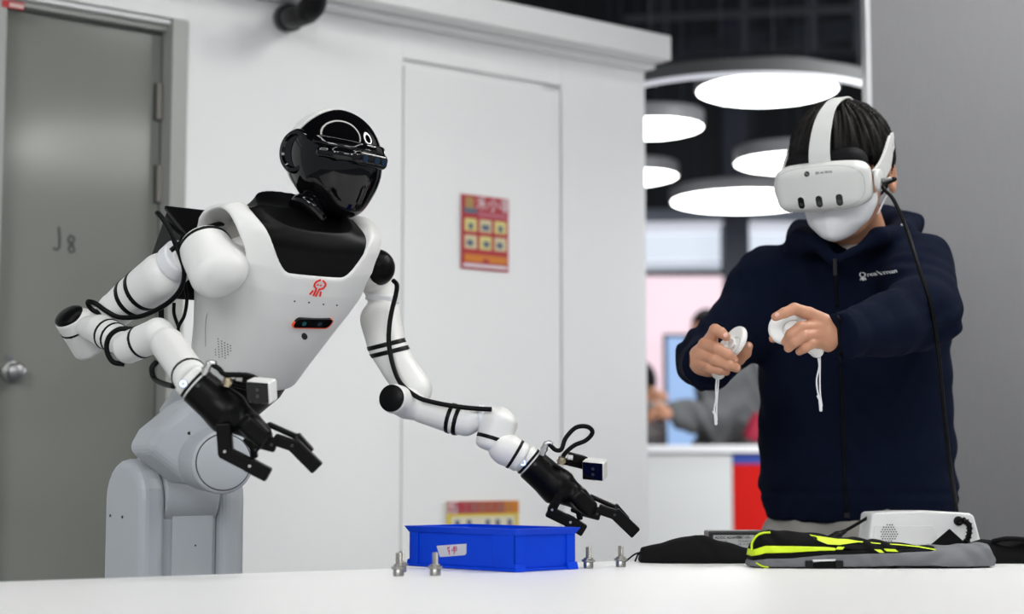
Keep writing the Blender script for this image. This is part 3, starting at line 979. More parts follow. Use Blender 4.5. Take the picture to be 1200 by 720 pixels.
# back pack
bp = box('back_pack', (-0.150, -0.165, 0.075), (0.150, -0.085, 0.205), RB, robot, TF, 0.006)
box('back_plate', (-0.153, -0.168, 0.2055), (0.153, -0.075, 0.213), RB, bp, TF, 0.002)

# --- neck and head
NK = TF(0, 0.006, 0.305)
HC = P(390, 186, 2.90)
ya, pi_ = math.radians(52), math.radians(14)
hh = V(math.sin(ya), -math.cos(ya), 0)
HFv = hh * math.cos(pi_) - RZ * math.sin(pi_); HLv = V(math.cos(ya), math.sin(ya), 0); HUv = hh * math.sin(pi_) + RZ * math.cos(pi_)
HD = Frame(HC, HLv, HFv, HUv)                            # x: its left, y: forward, z: up
nkb = HD(0, 0.0, -0.07)
solid('neck', union(cyl(NK, nkb, 0.028, 0.004), cyl(NK + (nkb - NK) * 0.05, NK + (nkb - NK) * 0.35, 0.036, 0.006), k=0.01), 0.0025, RG, robot)
def head_f(p):
    q = HD.l(p)
    cran = ell((0, 0, 0.004), (0.073, 0.088, 0.080)).f(q)
    jaw = ell((0, 0.030, -0.042), (0.040, 0.042, 0.044)).f(q)
    v = _smin(cran, jaw, 0.065)
    chin = ell((0, 0.052, -0.069), (0.022, 0.018, 0.014)).f(q)
    return _smin(v, chin, 0.03)
headS = S(head_f, HC - 0.125, HC + 0.125)
def white_cut(p):
    q = HD.l(p)
    return q[:, 1] + 0.050 - 0.62 * np.maximum(q[:, 2], 0)
facem = solid('face_mask', inter(headS, S(lambda p: -white_cut(p) - 0.0006, HC - 0.2, HC + 0.2), k=0.004), 0.0024, RG, robot)
hs = solid('head_shell', inter(offset(headS, 0.0015), S(lambda p: white_cut(p) + 0.0006, HC - 0.2, HC + 0.2), k=0.004), 0.0024, RW, robot)
for sgn in (-1, 1):
    lathe('ear_disc', [(0.038, -0.014), (0.038, -0.001), (0.035, 0.003), (0.029, 0.004), (0.026, 0.000), (0.001, -0.001)],
          HD(sgn * 0.068, -0.022, 0.0), HLv * sgn, RG, robot, 40)
# raised brow visor over the camera bar
brow = solid('brow_visor', inter(offset(headS, 0.006), S(lambda p: np.maximum(np.abs(HD.l(p)[:, 2] - 0.027) - 0.008, 0.02 - HD.l(p)[:, 1]), HC - 0.12, HC + 0.12), k=0.004), 0.0022, RG, robot)
bar = solid('camera_bar', union(rbox(HD(-0.002, 0.086, 0.009), (0.038, 0.0125, 0.0130), 0.010, HD.M),
                                cap(HD(-0.030, 0.078, 0.009), HD(-0.050, 0.058, 0.008), 0.0125, 0.0135),
                                cap(HD(-0.052, 0.058, 0.008), HD(-0.062, 0.035, 0.006), 0.0125, 0.011),
                                cap(HD(0.030, 0.076, 0.009), HD(0.055, 0.042, 0.006), 0.0125, 0.012), k=0.006), 0.0018, RG, robot)
LENSB = mat('camera_lens_blue', (0.008, 0.022, 0.045), 0.1, spec=0.3)
for dx in (-0.024, 0.004, 0.022):
    rod('lens', HD(dx, 0.0975, 0.009), HD(dx, 0.0995, 0.009), 0.0062, LENSB, bar, 18)

# --- arm links ----------------------------------------------------------------
def px(n, D): return n * D / FPX
# robot's right arm (left in the picture)
solid('shoulder_ball', union(ell(P(286, 303, 2.82), (0.036, 0.036, 0.036)), cap(P(286, 303, 2.82), P(303, 300, 2.92), 0.033), k=0.01), 0.003, RW, robot)
sa, sb = P(237, 283, 2.79), P(258, 331, 2.72); sax = nrm(sb - sa)
b1 = union(cyl(sa, sb, 0.0435, 0.020), cap(P(264, 316, 2.735), P(285, 304, 2.81), 0.028, 0.026), k=0.02)
s1 = solid('shoulder_link', b1, 0.0028, RW, robot)
band('ring_seal', cyl(sa, sb, 0.0435, 0.020), sa + sax * 0.018, sax, 0.0032, RB, s1)
ua = [P(222, 303, 2.80), P(203, 315, 2.82), P(190, 324, 2.83), P(152, 351, 2.875), P(137, 362, 2.88)]
b2 = union(chain(ua, [0.026, 0.030, 0.0395, 0.034, 0.030], k=0.0), ell(P(128, 372, 2.89), (0.024, 0.024, 0.024)), k=0.02)
s2 = solid('upper_arm', b2, 0.0028, RW, robot)
uax = nrm(ua[3] - ua[2])
for t in (0.60, 0.92):
    band('stripe', b2, ua[2] + (ua[3] - ua[2]) * t, uax, 0.0046, RB, s2)
tie1 = cyl(P(214, 301, 2.80), P(203, 311, 2.815), 0.0335, 0.003)
solid('cable_tie', tie1, 0.0025, TIE, s2)
ea, eb = P(80, 369, 2.885), P(107, 413, 2.93); eax = nrm(eb - ea)
ebody = cyl(ea, eb, 0.0275, 0.010)
b3 = union(ebody, cap(P(97, 381, 2.90), P(128, 370, 2.89), 0.020, 0.022), k=0.014)
s3 = solid('elbow_link', b3, 0.0026, RW, robot)
lathe('elbow_cap', [(0.0262, -0.003), (0.0258, 0.001), (0.022, 0.0045), (0.014, 0.007), (0.001, 0.008)], ea + eax * 0.002, -eax, RB, s3, 36)
band('ring_seal', ebody, ea + eax * 0.028, eax, 0.0018, RB, s3)
fa = [P(104, 384, 2.87), P(118, 387, 2.84), P(134, 396, 2.81), P(146, 402, 2.79)]
b4 = chain(fa, [0.020, 0.026, 0.025, 0.022])
s4 = solid('forearm', b4, 0.0026, RW, robot)
fax = nrm(fa[2] - fa[1])
for t in (0.55, 1.0):
    band('stripe', b4, fa[1] + (fa[2] - fa[1]) * t, fax, 0.0024, RB, s4)
wa, wb = P(142, 411, 2.76), P(193, 389, 2.70); wax = nrm(wb - wa)
wbody = cyl(wa, wb, 0.0262, 0.015)
b5 = union(wbody, cap(P(188, 392, 2.705), P(198, 405, 2.68), 0.022, 0.020), k=0.012)
s5 = solid('wrist_housing', b5, 0.0026, RW, robot)
band('ring_seal', wbody, wa + wax * 0.050, wax, 0.0026, RB, s5)
la, lb = P(195, 402, 2.66), P(226, 446, 2.545); lax = nrm(lb - la)
b6 = union(cyl(la, lb, 0.0262, 0.008), ell(P(196, 402, 2.67), (0.025, 0.025, 0.025)), k=0.012)
s6 = solid('wrist_link', b6, 0.0026, RW, robot)
band('ring_seal', b6, lb - lax * 0.020, lax, 0.0026, RB, s6)
# robot's left arm (right in the picture)
cax = nrm(V(0.78, -0.60, 0.06))
b7 = union(cyl(P(446, 313, 3.05) - cax * 0.075, P(446, 313, 3.05) - cax * 0.004, 0.033, 0.006), cap(P(440, 325, 3.09), P(448, 352, 3.07), 0.029, 0.0255), k=0.012)
s7 = solid('shoulder_link', b7, 0.0028, RW, robot)
solid('shoulder_cap', inter(ell(P(446, 313, 3.05) - cax * 0.010, (0.0335, 0.0335, 0.0335)), half(P(446, 313, 3.05) - cax * 0.004, -cax)), 0.0016, RBL, s7)
va = [P(448, 356, 3.06), P(446, 375, 3.05), P(453, 405, 3.03), P(468, 432, 3.02), P(486, 457, 3.01)]
b8 = chain(va, [0.026, 0.0365, 0.0335, 0.031, 0.031])
s8 = solid('upper_arm', b8, 0.0028, RW, robot)
vax = nrm(P(462, 440, 3.03) - P(452, 400, 3.03))
for c in (P(452, 404, 3.03), P(454, 413, 3.03)):
    band('stripe', b8, c, vax, 0.0040, RB, s8)
solid('cable_tie', cyl(P(449, 346, 3.065), P(448, 354, 3.065), 0.0310, 0.002), 0.0022, TIE, s8)
dax = nrm(V(-0.42, -0.90, 0.08))
dc = P(459, 467, 2.93)
b9 = union(cyl(dc, dc - dax * 0.075, 0.0255, 0.006), cap(P(478, 476, 2.97), P(500, 482, 2.97), 0.020, 0.0215), k=0.016)
s9 = solid('elbow_link', b9, 0.0026, RW, robot)
lathe('elbow_cap', [(0.0235, -0.001), (0.0235, 0.0022), (0.0215, 0.0035), (0.001, 0.0042)], dc, dax, RB, s9, 36)
ga = [P(495, 481, 2.97), P(534, 492, 2.955), P(546, 496, 2.95)]
b10 = union(chain(ga, [0.0225, 0.0262, 0.022]), cap(P(546, 493, 2.95), P(566, 488, 2.95), 0.020, 0.018), k=0.012)
s10 = solid('forearm', b10, 0.0026, RW, robot)
gax = nrm(ga[1] - ga[0])
for t in (0.86, 1.08):
    band('stripe', b10, ga[0] + (ga[1] - ga[0]) * t, gax, 0.0036, RB, s10)
ta, tb = P(589, 486, 2.95), P(575, 529, 2.94); tax = nrm(tb - ta)
tbody = cyl(ta, tb, 0.0305, 0.013)
b11 = union(tbody, cap(P(563, 489, 2.95), P(584, 494, 2.95), 0.019, 0.026), k=0.012)
s11 = solid('wrist_housing', b11, 0.0026, RW, robot)
band('ring_seal', tbody, ta + tax * 0.046, tax, 0.0034, RB, s11)
ma, mb = P(591, 525, 2.93), P(614, 539, 2.93); 
b12 = union(cyl(ma, mb, 0.0262, 0.008), ell(P(590, 526, 2.93), (0.026, 0.026, 0.026)), k=0.01)
s12 = solid('wrist_link', b12, 0.0026, RW, robot)
max_ = nrm(mb - ma)
band('ring_seal', b12, mb - max_ * 0.018, max_, 0.0026, RB, s12)

# --- hands -------------------------------------------------------------------
def make_hand(wx, wy, D, fac, fingers, cam_c, conn, gold, loop, plug):
    """drawn on the picture of the right hand (scale 0.00125 m per px) and set at pixel (wx, wy), depth D"""
    mp = 0.00125
    base = P(wx, wy, D)
    def H(x, y, d=0.0):
        return base + ((x - 222) * RT - (y - 448) * UPV) * mp + FW * d
    ax = nrm(H(272, 489) - H(230, 452)); pr_ = nrm(np.cross(ax, FW)); 
    if pr_ @ UPV < 0: pr_ = -pr_
    # light grey base ring with the button
    ringb = solid('wrist_ring', cyl(H(219, 442), H(231, 453), 0.0258, 0.002), 0.0022, RW, robot)
    band('ring_seal', cyl(H(219, 442), H(231, 453), 0.0258, 0.002), H(227, 449.5), ax, 0.0022, RB, ringb)
    bc_ = H(219, 449, -0.0255)
    lathe('button', [(0.0068, -0.003), (0.0068, 0.002), (0.006, 0.003), (0.001, 0.003)], bc_, -FW, mat('button_grey', (0.5, 0.5, 0.5), 0.4), ringb, 20)
    vs, fs = sweep([bc_ - FW * 0.0034 + 0.0040 * (math.cos(a) * RT + math.sin(a) * UPV) for a in np.linspace(0, 2 * math.pi, 21)], 0.0011, 6)
    link('button_light', vs, fs, BLUEL, ringb)
    palm = union(cyl(H(230, 452), H(270, 487), 0.0285, 0.003, 0.0310),
                 cap(H(268, 485, 0.0), H(306, 507, -0.002), 0.0270, 0.0150),
                 cap(H(272, 484, -0.006), H(298, 494, -0.014), 0.020, 0.011),
                 rbox(H(306, 512, -0.004), (0.014, 0.020, 0.009), 0.004, np.stack([ax, FW, pr_])), k=0.016)
    plate = rbox(H(303, 503, -0.026), (0.021, 0.007, 0.013), 0.006, np.stack([nrm(H(315, 514) - H(300, 500)), FW, nrm(H(305, 495) - H(300, 500.5))]))
    palm = union(palm, plate, k=0.012)
    hand = solid('robot_hand', palm, 0.0022, HB, robot)
    # grey lettering-like squiggle on the plate
    lf = Frame(H(301, 497.5, -0.0325), nrm(RT * 0.86 - UPV * 0.5), FW, nrm(UPV * 0.86 + RT * 0.5))
    stroke('palm_mark', [[(-0.010, 0.002), (-0.008, 0.005), (-0.006, 0.001)], [(-0.004, 0.004), (-0.001, 0.004), (-0.003, 0.0)],
                         [(0.001, 0.004), (0.004, 0.0035), (0.002, 0.0), (0.005, -0.001)], [(0.006, 0.003), (0.009, 0.001)]],
           0.0009, 0.0006, mat('mark_grey', (0.42, 0.42, 0.42), 0.5), hand, lf)
    screw = H(236, 451, -0.0275)
    rod('screw', screw, screw - FW * 0.002, 0.003, SCREWM, hand, 10)
    for fi, (pts, d0, wid) in enumerate(fingers):
        fs_ = []
        for (xa, ya_, xb, yb, th) in pts:
            a = H(xa, ya_, d0); b = H(xb, yb, d0)
            x = nrm(b - a); z = nrm(np.cross(x, FW))
            th = th * 1.28
            fs_.append(rbox((a + b) / 2, (np.linalg.norm(b - a) / 2 + th * 0.3, wid / 2, th / 2), 0.0028, np.stack([x, nrm(np.cross(z, x)), z])))
        fo = solid('finger', union(*fs_), 0.0018, HB, hand)
        for (xa, ya_, xb, yb, th) in pts[:-1]:
            rod('joint_pin', H(xb, yb, d0 - wid / 2 - 0.0012), H(xb, yb, d0 + wid / 2 + 0.0012), 0.0022, SILV if fi == 0 else SCREWM, fo, 10)
    # camera module on its bracket
    cx, cy, cd = cam_c
    c0 = H(cx, cy, cd)
    bx = nrm(RT * 0.93 - FW * 0.36 - UPV * 0.06); bn = nrm(np.cross(V(0, 0, 1), bx)); 
    if bn @ FW < 0: bn = -bn
    bn = nrm(bn + 0.30 * UPV); bx = nrm(bx - bn * (bx @ bn)); bz = np.cross(bx, bn)
    if bz @ UPV < 0: bz = -bz
    CF = Frame(c0, bx, bn, bz)
    cmod = box('wrist_camera', (-0.0195, -0.010, -0.0170), (0.0195, 0.016, 0.0170), RW, robot, CF, 0.004, 3)
    fp = box('camera_window', (-0.0180, -0.0112, -0.0155), (0.0180, -0.0095, 0.0155), RG, cmod, CF, 0.0035, 3)
    for zz in (-0.005, 0.005):
        rod('lens', CF(0.001, -0.0112, zz), CF(0.001, -0.0122, zz), 0.0030, mat('lens_dark', (0.03, 0.03, 0.035), 0.15), cmod, 14)
    br0 = H(gold[0] + 4, gold[1] + 2, 0.004); br1 = CF(-0.012, 0.02, -0.004)
    solid('camera_bracket', union(cap(br0, br1, 0.006), rbox((br0 + br1) / 2 + UPV * 0.010, (0.016, 0.010, 0.008), 0.003, np.stack([nrm(br1 - br0), nrm(np.cross(np.cross(nrm(br1 - br0), FW), nrm(br1 - br0))), nrm(np.cross(nrm(br1 - br0), FW))]))), 0.0022, RB, cmod)
    rod('bracket_pad', H(gold[0] + 10, gold[1] - 4, -0.004), H(gold[0] + 17, gold[1] - 3, -0.004), 0.0045, RW, cmod, 10)
    # connectors
    cn = solid('cable_connector', union(cyl(H(*conn[0], -0.012), H(*conn[1], -0.016), 0.0055, 0.001), cyl(H(*conn[1], -0.016), H(conn[1][0] + 8, conn[1][1] + 2, -0.018), 0.0048, 0.001)), 0.0014, SILV, robot)
    rod('knurled_ring', H(conn[0][0] * 0.6 + conn[1][0] * 0.4, conn[0][1] * 0.6 + conn[1][1] * 0.4, -0.0136), H(conn[0][0] * 0.45 + conn[1][0] * 0.55, conn[0][1] * 0.45 + conn[1][1] * 0.55, -0.0142), 0.0068, SILV, cn, 16)
    gn = rod('brass_fitting', H(gold[0], gold[1] + 5, -0.016), H(gold[0] + 2, gold[1] - 5, -0.018), 0.0060, GOLD, robot, 12)
    rod('fitting_nut', H(gold[0] + 0.5, gold[1] + 2, -0.0165), H(gold[0] + 1, gold[1] - 1, -0.017), 0.0085, GOLD, gn, 6)
    tube('camera_cable', [H(*q) for q in loop], 0.0040, CAB, robot, 10, 8)
    return H
rf = [([(266, 500, 268, 528, 0.017), (268, 530, 297, 545, 0.0155), (297, 545, 314, 554, 0.0165)], -0.022, 0.020),
      ([(306, 517, 321, 521, 0.0165), (327, 516, 345, 522, 0.0135), (348, 523, 371, 546, 0.0165)], -0.010, 0.018),
      ([(314, 499, 348, 514, 0.006), (348, 514, 362, 530, 0.010)], 0.016, 0.018),
      ([(290, 516, 300, 528, 0.010), (296, 520, 298, 536, 0.008)], 0.006, 0.016)]
make_hand(222, 448, 2.52, 1.0, rf, (308, 458, -0.014), ((240, 440), (248, 424)), (268, 447),
          [(252, 427, -0.019), (260, 432, -0.02), (266, 438, -0.02), (280, 439, -0.014), (292, 440, -0.004), (300, 444, 0.006), (304, 450, 0.010)], None)
lf_ = [([(271, 490, 259, 513, 0.012), (257, 517, 284, 530, 0.0155), (284, 531, 299, 540, 0.0165)], -0.022, 0.020),
       ([(306, 516, 321, 520, 0.0165), (327, 515, 345, 521, 0.0135), (348, 522, 371, 544, 0.0165)], -0.010, 0.018),
       ([(314, 499, 348, 514, 0.006), (348, 514, 362, 530, 0.010)], 0.016, 0.018),
       ([(290, 514, 306, 520, 0.012), (296, 518, 298, 528, 0.008)], 0.006, 0.016)]
make_hand(615, 540, 2.94, 1.0, lf_, (318, 461, 0.004), ((245, 440), (252, 422)), (271, 447),
          [(255, 424, -0.019), (264, 432, -0.02), (272, 431, -0.02), (278, 416, -0.016), (292, 402, -0.012), (308, 401, -0.008), (315, 409, -0.006), (306, 420, -0.004), (290, 427, -0.004), (277, 438, -0.008), (273, 447, -0.010)], None)

# --- cables along the arms ----------------------------------------------------
def cable(pts, r=0.0042, name='arm_cable'):
    return tube(name, [P(*q) for q in pts], r, CAB, robot, 10, 8)
cable([(228, 277, 2.86), (217, 276, 2.83), (203, 266, 2.80), (185, 251, 2.78), (188, 253, 2.765), (198, 268, 2.76), (206, 287, 2.76), (212, 302, 2.76), (216, 318, 2.765), (213, 336, 2.79), (203, 350, 2.80), (186, 362, 2.81), (164, 371, 2.835), (140, 372, 2.845), (125, 365, 2.85), (112, 356, 2.85), (103, 354, 2.86), (108, 363, 2.865), (124, 370, 2.86)])
cable([(200, 294, 2.765), (214, 283, 2.77), (232, 272, 2.77), (248, 265, 2.82), (266, 262, 2.87), (280, 266, 2.90), (288, 274, 2.93)], 0.0042)
cable([(216, 330, 2.86), (219, 350, 2.86), (216, 370, 2.86), (209, 385, 2.86), (212, 405, 2.86), (213, 415, 2.86)], 0.0030)
cable([(204, 355, 2.87), (204, 368, 2.87), (209, 383, 2.87)], 0.0030)
cable([(189, 362, 2.86), (189, 377, 2.86)], 0.0048)
cable([(158, 386, 2.745), (140, 386, 2.745), (128, 395, 2.745), (125, 410, 2.745), (132, 424, 2.745), (146, 427, 2.75)], 0.0042)
cable([(184, 424, 2.64), (178, 432, 2.635), (181, 444, 2.63), (192, 450, 2.60), (204, 453, 2.57)], 0.0044)
cable([(461, 329, 3.02), (465, 334, 3.01), (464, 345, 3.01), (459, 365, 3.00), (456, 385, 2.99), (456, 405, 2.985), (461, 430, 2.975), (470, 450, 2.96), (488, 465, 2.945), (505, 471, 2.94), (530, 476, 2.93), (556, 479, 2.925), (576, 480, 2.92)])
cable([(474, 447, 2.99), (482, 452, 2.985), (487, 460, 2.98)], 0.0025)
solid('cable_tie', cyl(P(560, 489, 2.95), P(567, 489, 2.95), 0.0215, 0.002), 0.0022, TIE, robot)

# --- hips and base -------------------------------------------------------------
zc = P(153, 585, 2.90)[2]
BFm = Frame(BC, RF, RL, RZ)                              # x: forward, y: its left, z: up
def stadium(hw, z0, zt, n=12):
    pts = [(-hw, z0), (hw, z0)]
    for i in range(n + 1):
        a = math.pi * i / n
        pts.append((hw * math.cos(a), zt + hw * math.sin(a)))
    return pts
for (l0, l1) in ((-0.102, -0.053), (0.053, 0.102)):
    ck = prism('hip_cheek', stadium(0.068, 0.28, zc), l0, l1, RWC, robot, BFm, 0.016, 4)
    if l0 < 0:
        for (fx, zz) in ((-0.040, P(138, 605, 2.9)[2]), (0.004, P(165, 606, 2.9)[2])):
            rod('screw', BFm(fx, -0.1005, zz), BFm(fx, -0.1030, zz), 0.0026, SCREWM, ck, 10)
z590 = P(230, 596, 2.93)[2]
pan = box('column', (-0.06, -0.052, 0.20), (0.050, 0.052, z590), RWC, robot, BFm, 0.003)
box('service_panel', (0.050, -0.034, 0.30), (0.0535, 0.044, z590 - 0.006), RWC, pan, BFm, 0.001)
rod('screw', BFm(0.0535, 0.010, P(230, 640, 2.9)[2]), BFm(0.0545, 0.010, P(230, 640, 2.9)[2]), 0.0015, SCREWM, pan, 8)
drum = solid('hip_drum', union(cyl(BFm(0.0, -0.052, zc + 0.006), BFm(0.0, 0.052, zc + 0.006), 0.064, 0.004),
                               rbox(BFm(0.0, 0, zc + 0.05), (0.055, 0.05, 0.05), 0.01, BFm.M), k=0.01), 0.003, RWC, robot)
rod('screw', BFm(0.058, -0.035, zc + 0.03), BFm(0.061, -0.035, zc + 0.03), 0.003, SCREWM, drum, 8)
hipf = Frame(P(222, 515, 2.80), RT, -RF, UPV)
def HP(x, y): return ((x - 222) * 2.80 / FPX, -(y - 515) * 2.80 / FPX)
hip = prism('hip_block', [HP(172, 527), HP(186, 502), HP(230, 466), HP(268, 466), HP(290, 492), HP(294, 545), HP(266, 572), HP(222, 566)], 0.0, 0.078, RWC, robot, hipf, 0.014, 4)
rod('screw', hipf(*[HP(222, 508)[0], -0.001, HP(222, 508)[1]]), hipf(HP(222, 508)[0], 0.004, HP(222, 508)[1]), 0.0028, SCREWM, hip, 10)
hx = nrm(V(0.42, -0.90, -0.05)); hc = P(262, 542, 2.74)
hd = solid('hip_disc', cyl(hc - hx * 0.11, hc, 0.0515, 0.006), 0.003, RWC, robot)
lathe('disc_cover', [(0.0440, -0.001), (0.0440, 0.0018), (0.042, 0.003), (0.001, 0.0032)], hc, hx, RWC, hd, 48)
vs, fs = sweep([hc + hx * 0.0006 + 0.0452 * (math.cos(a) * nrm(np.cross(hx, RZ)) + math.sin(a) * np.cross(nrm(np.cross(hx, RZ)), hx)) for a in np.linspace(0, 2 * math.pi, 61)], 0.0009, 6)
link('seam_ring', vs, fs, mat('seam_dark', (0.10, 0.10, 0.11), 0.6), hd)
solid('hip_bracket', union(cyl(P(215, 505, 2.96), P(240, 470, 2.98), 0.055, 0.01), cap(P(240, 500, 2.95), TF(0, 0, -0.06), 0.05, 0.035), k=0.02), 0.0035, RWC, robot)
# wheeled base on the floor
bs = solid('mobile_base', union(rbox(BFm(-0.04, 0, 0.17), (0.26, 0.22, 0.11), 0.05, BFm.M), rbox(BFm(0, 0, 0.27), (0.12, 0.13, 0.06), 0.03, BFm.M), k=0.03), 0.008, RWC, robot)
for sx in (-0.2, 0.14):
    for sy in (-0.16, 0.16):
        rod('wheel', BFm(sx, sy - 0.02, 0.05), BFm(sx, sy + 0.02, 0.05), 0.05, CAB, robot, 24, 0.008)
# ------------------------------------------------------------------ the white table
ZT = 1.0 - 0.150
TABW = mat('table_white_laminate', (0.82, 0.82, 0.815), 0.38, spec=0.35, var=((3, 3, 3), (0.79, 0.79, 0.79), 0.5))
g0, g1 = G(0, 682, ZT), G(760, 656.5, ZT)
TD = nrm(g1 - g0); TNn = V(TD[1], -TD[0], 0)                    # along the far edge, towards the camera
TBF = Frame(V(g0[0], g0[1], 0), TD, TNn, (0, 0, 1))
table = thing('table', TBF(1.0, 0.7, 0), 'long white laminate table across the foreground', 'table')
box('tabletop', (-1.2, 0, ZT - 0.03), (2.4, 1.45, ZT), TABW, table, TBF, 0.002)
for tx in (-1.1, 0.65, 2.3):
    for ty in (0.10, 1.35):
        box('leg', (tx - 0.025, ty - 0.025, 0), (tx + 0.025, ty + 0.025, ZT - 0.0305), TABW, table, TBF, 0.004)
# ------------------------------------------------------------------ the man with the headset
SKIN = mat('skin', (0.54, 0.275, 0.165), 0.48, sss=0.08, var=((40, 40, 40), (0.46, 0.20, 0.12), 0.6), bump=((500, 500, 500), 0.12, 0.0006))
NAIL = mat('fingernail', (0.66, 0.38, 0.31), 0.3)
NAVY = mat('navy_sweat_fabric', (0.0040, 0.0064, 0.0172), 0.95, spec=0.06, bump=((17, 17, 9), 0.55, 0.012))
HAIRM = mat('black_hair', (0.006, 0.005, 0.0045), 0.6, spec=0.16, bump=((60, 60, 700), 0.3, 0.001))
CREAMT = mat('cream_tshirt', (0.62, 0.58, 0.50), 0.85, bump=((500, 500, 500), 0.15, 0.0006))
TROUS = mat('grey_beige_trousers', (0.27, 0.26, 0.235), 0.9, bump=((300, 300, 300), 0.2, 0.0008))
MASKM = mat('white_mask_fabric', (0.76, 0.77, 0.79), 0.8, bump=((300, 300, 300), 0.1, 0.0005))
HWHITE = mat('headset_white', (0.60, 0.605, 0.59), 0.40)
HBLK = mat('headset_black_foam', (0.005, 0.005, 0.006), 0.7, spec=0.1)
SHOE = mat('dark_shoes', (0.03, 0.03, 0.03), 0.6)

ft = P(1005, 600, 3.38)
man = thing('person', V(ft[0], ft[1], 0), 'man in a navy zip jacket wearing a white headset and holding two controllers', 'person')
yb_ = math.radians(14)
PFw = V(-math.sin(yb_), -math.cos(yb_), 0); PLf = V(math.cos(yb_), -math.sin(yb_), 0)
MF = Frame(V(ft[0], ft[1], 0), PLf, PFw, RZ)                    # x: his left, y: forward, z: up

# head frame
hy, hp = math.radians(29), math.radians(17)
h0 = V(-math.sin(hy), -math.cos(hy), 0)
MHC = P(987, 201, 3.27)
MH = Frame(MHC, V(math.cos(hy), -math.sin(hy), 0), h0 * math.cos(hp) - RZ * math.sin(hp), h0 * math.sin(hp) + RZ * math.cos(hp))
def sk_f(q):
    skull = ell((0, -0.008, 0.022), (0.076, 0.096, 0.090)).f(q)
    face = ell((0, 0.020, -0.045), (0.062, 0.072, 0.080)).f(q)
    jaw = ell((0, 0.045, -0.092), (0.036, 0.036, 0.026)).f(q)
    v = _smin(_smin(skull, face, 0.05), jaw, 0.035)
    brow = ell((0, 0.074, 0.012), (0.048, 0.016, 0.012)).f(q)
    nose = np.minimum(cap((0, 0.088, 0.0), (0, 0.108, -0.038), 0.008, 0.012).f(q), ell((0, 0.096, -0.042), (0.017, 0.012, 0.009)).f(q))
    lips = np.minimum(ell((0, 0.086, -0.068), (0.021, 0.009, 0.0045)).f(q), ell((0, 0.084, -0.077), (0.019, 0.009, 0.005)).f(q))
    v = _smin(v, brow, 0.02)
    v = _smin(v, nose, 0.014)
    v = _smin(v, lips, 0.006)
    for s in (-1, 1):
        eye = ell((s * 0.031, 0.084, -0.004), (0.017, 0.012, 0.009)).f(q)
        v = -_smin(-v, eye, 0.010)
        ball = ell((s * 0.031, 0.074, -0.004), (0.0125, 0.0125, 0.0115)).f(q)
        v = np.minimum(v, ball)
        e0 = ell((s * 0.087, -0.026, -0.020), (0.008, 0.021, 0.033)).f(q)
        e1 = ell((s * 0.095, -0.022, -0.018), (0.007, 0.012, 0.020)).f(q)
        ear = -_smin(-e0, e1, 0.005)
        v = _smin(v, ear, 0.006)
    return v
neckA, neckB = P(1016, 320, 3.40), MH(0, -0.030, -0.080)
neckS = cap(neckA, neckB, 0.062, 0.052)
headSk = S(lambda p: _smin(sk_f(MH.l(p)), neckS.f(p), 0.02), np.minimum(MHC - 0.15, neckA - 0.07), np.maximum(MHC + 0.15, neckA + 0.07))

# arms
R_sh, R_up, R_el, R_cu = P(902, 330, 3.42), P(866, 385, 3.35), P(829, 421, 3.27), P(832, 426, 3.11)
L_sh, L_el, L_mid, L_cu = P(1074, 318, 3.28), P(1081, 368, 3.12), P(1040, 381, 3.03), P(983, 394.5, 2.925)

# --- hands: drawn in pixels with a depth offset
def hand_solid(D, wrist, palm, fingers, k=0.007):
    def Q(t): return P(t[0], t[1], D + t[2])
    pl = [cap(Q(a), Q(b), ra, rb) for a, b, ra, rb in palm]
    w = cap(Q(wrist[0]), Q(wrist[1]), wrist[2], wrist[3])
    body = union(*pl, w, k=0.020)
    fs = []
    for pts, rads in fingers:
        fs.append(chain([Q(t) for t in pts], rads, k=0.003))
    def f(p):
        v = body.f(p)
        fm = None
        for s in fs:
            d = s.f(p)
            fm = d if fm is None else _smin(fm, d, 0.0015)
        return _smin(v, fm, k)
    allb = [body] + fs
    return S(f, np.min([s.lo for s in allb], 0), np.max([s.hi for s in allb], 0)), Q
LH, LQ = hand_solid(2.94, ((1010, 396, 0.045), (974, 393, 0.010), 0.025, 0.023),
    [((972, 385, 0.010), (954, 378, -0.002), 0.0150, 0.0130), ((974, 394, 0.010), (956, 390, -0.008), 0.0155, 0.0122), ((974, 401, 0.012), (958, 400, -0.004), 0.0135, 0.0112)],
    [([(966, 376, 0.000), (948, 368, -0.012), (931, 362, -0.030), (919, 367, -0.036), (909, 371.5, -0.036)], [0.0125, 0.0115, 0.0098, 0.0088, 0.0075]),
     ([(956, 378, 0.004), (938, 382, 0.012), (918, 393, 0.012), (906, 397, 0.000)], [0.012, 0.0095, 0.0085, 0.0072]),
     ([(957, 383, -0.006), (938, 384, -0.030), (927, 392, -0.034), (921, 401, -0.022)], [0.0125, 0.0102, 0.0094, 0.0080]),
     ([(958, 392, -0.010), (942, 394, -0.034), (931, 401, -0.036), (924, 408, -0.024)], [0.0122, 0.0100, 0.0092, 0.0078]),
     ([(960, 400, -0.006), (950, 403, -0.028), (943, 408, -0.032), (937, 412, -0.024)], [0.0112, 0.0090, 0.0082, 0.0070])])
